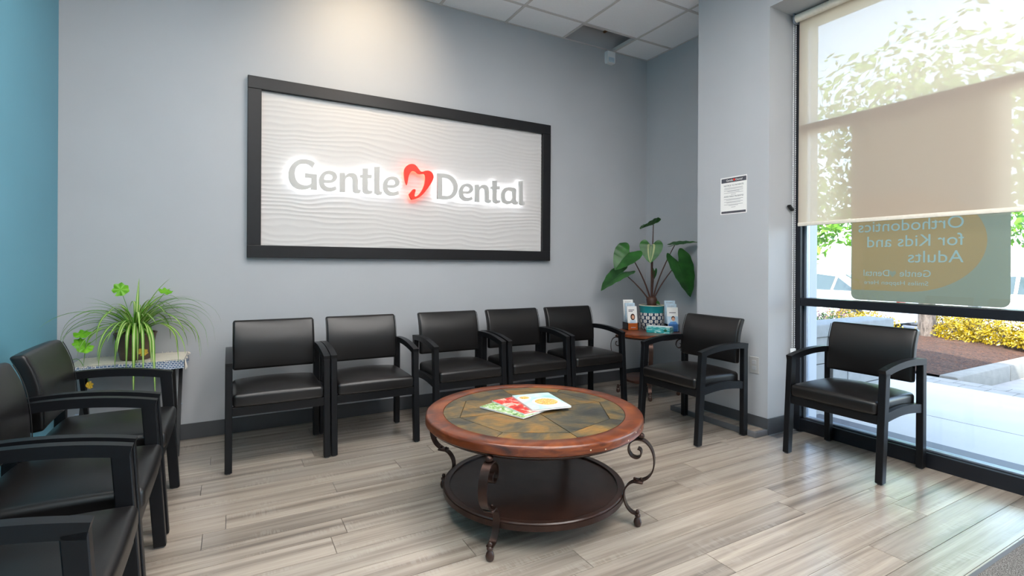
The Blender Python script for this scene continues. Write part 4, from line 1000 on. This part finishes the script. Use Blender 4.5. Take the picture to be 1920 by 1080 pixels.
# stone pier and planter wall beside the window
pier = struct(boxo('pier', (XW + .11, 2.24, -.05), (3.92, 2.75, ZTOP), 'stone'), 'grey stone pier just outside the window')
pl = empty('stone_planter', (3.92, 2.30, -.05)); tag(pl, 'low grey stone planter wall outside the window', 'planter')
for r_ in range(3):
    for c_ in range(3):
        x0 = c_ * .56 + (.28 if r_ % 2 else 0)
        boxo('stone_block', (max(0, x0 - .28) + .003, 0, r_ * .215), (min(1.22, x0 + .28) - .003, .18, r_ * .215 + .209), 'stone', pl, .006)
boxo('cap_stone', (0, -.03, .645), (1.25, .21, .745), 'stone', pl, .01)
boxo('planting_soil', (0, .185, .30), (1.22, 1.3, .64), 'soil', pl)
rnd = random.Random(5)
def leaf_cloud(name, mat, n, size, shape, parent=None, loc=(0, 0, 0), seed=1):
    r = random.Random(seed); b = MB()
    for _ in range(n):
        p, nr = shape(r); s_ = size * r.uniform(.6, 1.3)
        a = Vector((r.uniform(-1, 1), r.uniform(-1, 1), r.uniform(-1, 1))).normalized(); n_ = (Vector(nr) + a * .8).normalized(); x_ = n_.orthogonal().normalized(); x_.rotate(Matrix.Rotation(r.uniform(0, 6.28), 3, n_)); y_ = n_.cross(x_)
        b.bm.faces.new([b.bm.verts.new(Vector(p) + v_) for v_ in (x_ * s_ * -.9, y_ * s_ * -.45, x_ * s_, y_ * s_ * .45)])
    o = b.done(name, mat, parent, loc=loc, fix=False); return o
def dome(rx, ry, rz, fill=.25):
    def f(r):
        a = r.uniform(0, 2 * pi); z = r.random(); q = sqrt(max(0, 1 - z * z)); k = (1 - fill * r.random()) * (1 + .16 * sin(a * 5 + z * 7) + .1 * sin(a * 11))
        return (rx * q * cos(a) * k, ry * q * sin(a) * k, rz * z * k + .02), (q * cos(a), q * sin(a), z)
    return f
def blob(rx, ry, rz):
    def f(r):
        v = Vector((r.gauss(0, 1), r.gauss(0, 1), r.gauss(0, 1))).normalized(); k = (.45 + .55 * r.random()) * (1 + .25 * mnoise.noise(v * 2.3))
        return (rx * v.x * k, ry * v.y * k, rz * v.z * k), v
    return f
for k in range(5):
    o = empty('flowering_shrub', (4.44 + .14 * k, 2.66 + .05 * (k % 2), .58)); tag(o, ['pink flowering plant at the pier end of the stone planter', 'pink flowering plant second from the pier in the planter', 'pink flowering plant in the middle of the stone planter', 'pink flowering plant behind the chair back in the planter', 'pink flowering plant at the far end of the stone planter'][k], 'shrub', 'flowers in the stone planter')
    f_ = leaf_cloud('foliage', 'tree_green', 90, .02, dome(.13, .13, .13), o, seed=k); tag(f_, kind='stuff')
    f_ = leaf_cloud('blossoms', 'flower_pink', 130, .012, dome(.14, .14, .21, .5), o, seed=30 + k); tag(f_, kind='stuff')
# planting bed and curb
b = MB(); n = 44; g = []
for i in range(n + 1):
    rowv = []
    for j in range(n + 1):
        x = 6.75 + 4.0 * i / n; y = 2.50 + 8 * (j / n) ** 1.3; e = min(1, min(i, n - i) / 8) * min(1, j / 10)
        rowv.append(b.bm.verts.new((x, y, -.02 + .10 * e + .02 * mnoise.noise(Vector((x * 7, y * 7, 0))))))
    g.append(rowv)
for i in range(n):
    for j in range(n): b.bm.faces.new((g[i][j], g[i + 1][j], g[i + 1][j + 1], g[i][j + 1]))
tag(b.done('mulch_bed', 'mulch', None, 180), 'brown bark mulch bed behind the curb', 'mulch', kind='stuff')
cb = empty('curb', (6.63, 2.33, -.25)); tag(cb, 'pale concrete curb around the mulch bed', 'curb')
for k in range(3): boxo('curb_block', (1.42 * k + .004, 0, 0), (1.42 * k + 1.416, .17, .255), 'curb', cb, .025, 40)
for k in range(6): boxo('curb_block', (4.10, .18 + 1.4 * k, 0), (4.26, .18 + 1.4 * k + 1.39, .25), 'curb', cb, .02, 40)
YSH = [(9.80, 3.42, .36, .37), (9.85, 3.16, .36, .40), (9.80, 2.88, .36, .36), (10.3, 3.75, .44, .42), (9.30, 4.40, .42, .36), (9.45, 4.95, .46, .38), (9.62, 2.66, .22, .22)]
for k, (x, y, r_, h_) in enumerate(YSH):
    o = empty('golden_shrub', (x, y, .04)); tag(o, ['golden yellow shrub just right of the tree trunk', 'golden yellow shrub in the middle of the bed, in front of the grey post', 'golden yellow shrub near the right end of the bed', 'golden yellow shrub at the back of the bed', 'golden yellow shrub just left of the tree trunk', 'golden yellow shrub farthest left behind the chair back', 'smallest golden shrub at the right tip of the bed'][k], 'shrub', 'golden shrubs in the mulch bed')
    f_ = leaf_cloud('foliage', 'shrub_yellow', 1500, .022, dome(r_, r_ * .9, h_), o, seed=60 + k); tag(f_, kind='stuff')
    b = MB()
    for m_ in range(6): a = m_ * 1.05; b.tube([(0, 0, -.05), (r_ * .3 * cos(a), r_ * .3 * sin(a), h_ * .4), (r_ * .6 * cos(a), r_ * .6 * sin(a), h_ * .7)], .006, 5)
    b.done('twigs', 'bark', o)
def tree(loc, r0, h, crown, lab, seed, nl=5200, ls=.10, grp='trees outside'):
    o = empty('tree', loc); tag(o, lab, 'tree', grp); r = random.Random(seed)
    b = MB(); b.tube([(0, 0, -.1), (.01, 0, .12), (.02, .01, h * .35), (-.02, .03, h * .7), (0, 0, h)], [r0 * 1.25, r0, r0 * .9, r0 * .75, r0 * .55], 14)
    for k in range(6):
        a = k * 1.05 + r.random(); z = h * (.72 + .05 * k); b.tube([(0, 0, z), (crown[0] * .35 * cos(a), crown[0] * .35 * sin(a), z + crown[2] * .35), (crown[0] * .65 * cos(a), crown[0] * .65 * sin(a), z + crown[2] * .6)], [r0 * .45, r0 * .3, r0 * .12], 7)
    b.done('trunk', 'bark', o, 60)
    f_ = leaf_cloud('crown', 'tree_green', nl, ls, blob(*crown), o, (0, 0, h + crown[2] * .55), seed); tag(f_, kind='stuff')
tree((9.60, 3.77, -.02), .115, 2.3, (2.1, 2.1, 1.7), 'tree with a mottled grey trunk standing in the mulch bed', 11, 4200, .085)
for k, (x, y, h, c) in enumerate(((27, 17.5, 2.6, (3.4, 3.4, 3.0)), (29, 12.0, 2.8, (3.6, 3.4, 3.2)), (31, 6.0, 2.6, (3.6, 3.6, 3.0)), (25, 23, 2.6, (3.6, 3.6, 3.2)), (30, 1.0, 2.4, (3.2, 3.2, 2.8)))):
    tree((x, y, -.5), .2, h, c, ['far green tree seen above the white car', 'far green tree behind the banner', 'far green tree right of the banner', 'far green tree beside the stone pier', 'far green tree at the right picture edge'][k], 40 + k, 3000, .24, 'far trees across the parking lot')
lp = empty('lamp_post', (12.6, 4.18, -.30)); tag(lp, 'grey metal lamp post beyond the golden shrubs', 'lamp post')
b = MB(); b.box((-.08, -.08, 0), (.08, .08, 4.6), .008); b.done('pole', 'post_grey', lp); boxo('base', (-.17, -.17, 0), (.17, .17, .3), 'curb', lp, .02)
boxo('lamp_head', (-.45, -.14, 4.55), (.2, .14, 4.67), 'post_grey', lp, .02)
# cars
def loft(b, st):
    rings = [[b.bm.verts.new(p) for p in s_] for s_ in st]; m = len(st[0])
    for A, B in zip(rings, rings[1:]):
        for k in range(m): b.bm.faces.new((A[k], A[(k + 1) % m], B[(k + 1) % m], B[k]))
    b.bm.faces.new(rings[0][::-1]); b.bm.faces.new(rings[-1])
def car(loc, rz, paint, lab, z=-.35):
    o = empty('car', (loc[0], loc[1], z), rz); tag(o, lab, 'car', 'cars in the parking lot')
    b = MB(); st = []
    for x, w, zb, zt in ((-2.28, .62, .42, .72), (-2.2, .80, .30, .86), (-1.7, .88, .22, .93), (-.8, .90, .20, .93), (.6, .90, .20, .90), (1.3, .89, .22, .86), (1.9, .84, .26, .76), (2.22, .70, .34, .66), (2.3, .56, .42, .60)):
        st.append([(x, -w * .94, zb), (x, w * .94, zb), (x, w, (zb + zt) * .5), (x, w * .95, zt - .05), (x, w * .84, zt), (x, -w * .84, zt), (x, -w * .95, zt - .05), (x, -w, (zb + zt) * .5)])
    loft(b, st); b.done('body', paint, o, 40)
    b = MB(); st = []
    for x, w, zt in ((-1.75, .70, .92), (-1.05, .64, 1.36), (-.4, .63, 1.43), (.2, .62, 1.40), (1.1, .70, .90)):
        st.append([(x, -.76, .86), (x, .76, .86), (x, w, zt), (x, -w, zt)])
    loft(b, st); b.done('roof', paint, o, 30)
    for s_ in (-1, 1):
        for P in (([(-1.42, .97), (-1.0, 1.27), (-.92, .97)]), [(-.86, .97), (-.94, 1.29), (-.45, 1.35), (-.42, .97)], [(-.36, .97), (-.38, 1.35), (.14, 1.32), (.72, .97)]):
            pts = [(x, s_ * (.765 - (z_ - .86) * .21), z_) for x, z_ in P]; b = MB()
            A = [b.bm.verts.new(p) for p in pts]; B = [b.bm.verts.new((p[0], p[1] + s_ * .012, p[2])) for p in pts]; n_ = len(pts)
            b.bm.faces.new(A); b.bm.faces.new(B[::-1])
            for k in range(n_): b.bm.faces.new((A[k], B[k], B[(k + 1) % n_], A[(k + 1) % n_]))
            b.done('side_window', 'car_glass', o)
    b = MB(); b.hexa([(.26, -.60, 1.36), (1.05, -.66, .93), (1.05, .66, .93), (.26, .60, 1.36), (.29, -.60, 1.39), (1.08, -.66, .955), (1.08, .66, .955), (.29, .60, 1.39)]); b.done('windscreen', 'car_glass', o)
    b = MB(); b.hexa([(-1.10, -.60, 1.31), (-1.72, -.66, .95), (-1.72, .66, .95), (-1.10, .60, 1.31), (-1.13, -.60, 1.34), (-1.75, -.66, .975), (-1.75, .66, .975), (-1.13, .60, 1.34)]); b.done('rear_window', 'car_glass', o)
    for x in (-1.38, 1.38):
        for s_ in (-1, 1):
            wh = empty('wheel', (0, 0, 0)); bpy.data.objects.remove(wh)
            b = MB(); b.lathe([(.20, -.10), (.30, -.10), (.325, -.07), (.325, .07), (.30, .10), (.20, .10)], 24, close=True); w_ = b.done('tire', 'tire', o, 40, loc=(x, s_ * .82, .325), rot=(pi / 2, 0, 0))
            b = MB(); b.lathe([(0, -.06), (.2, -.06), (.2, .06), (0, .06)], 24)
            for k in range(10): a = k * pi / 5; b.box((.05, -.014, -.085), (.195, .014, .085), 0, 1, Matrix.Rotation(a, 4, 'Z'))
            b.done('hub', 'hub', w_, 40)
    for s_ in (-1, 1): boxo('tail_light', (-2.27, s_ * .6 - .14, .66), (-2.18, s_ * .6 + .14, .80), 'tail_red', o, .01); boxo('head_light', (2.12, s_ * .56 - .13, .58), (2.25, s_ * .56 + .13, .68), 'hub', o, .01)
    return o
car((13.1, 7.6), pi / 2, 'car_white', 'white sedan parked outside behind the stone planter')
car((21.5, 13.0), pi / 2, 'car_blue', 'blue car parked far away behind the white sedan', -.5)
car((15.5, 4.6), pi / 2, 'car_white', 'white car parked outside behind the banner', -.38)
car((20.5, 3.2), pi / 2, 'car_blue', 'blue car far outside at the right edge of the window', -.45)
car((11.9, .95), pi, 'car_grey', 'grey-blue car at the right picture edge near the curb', -.25)
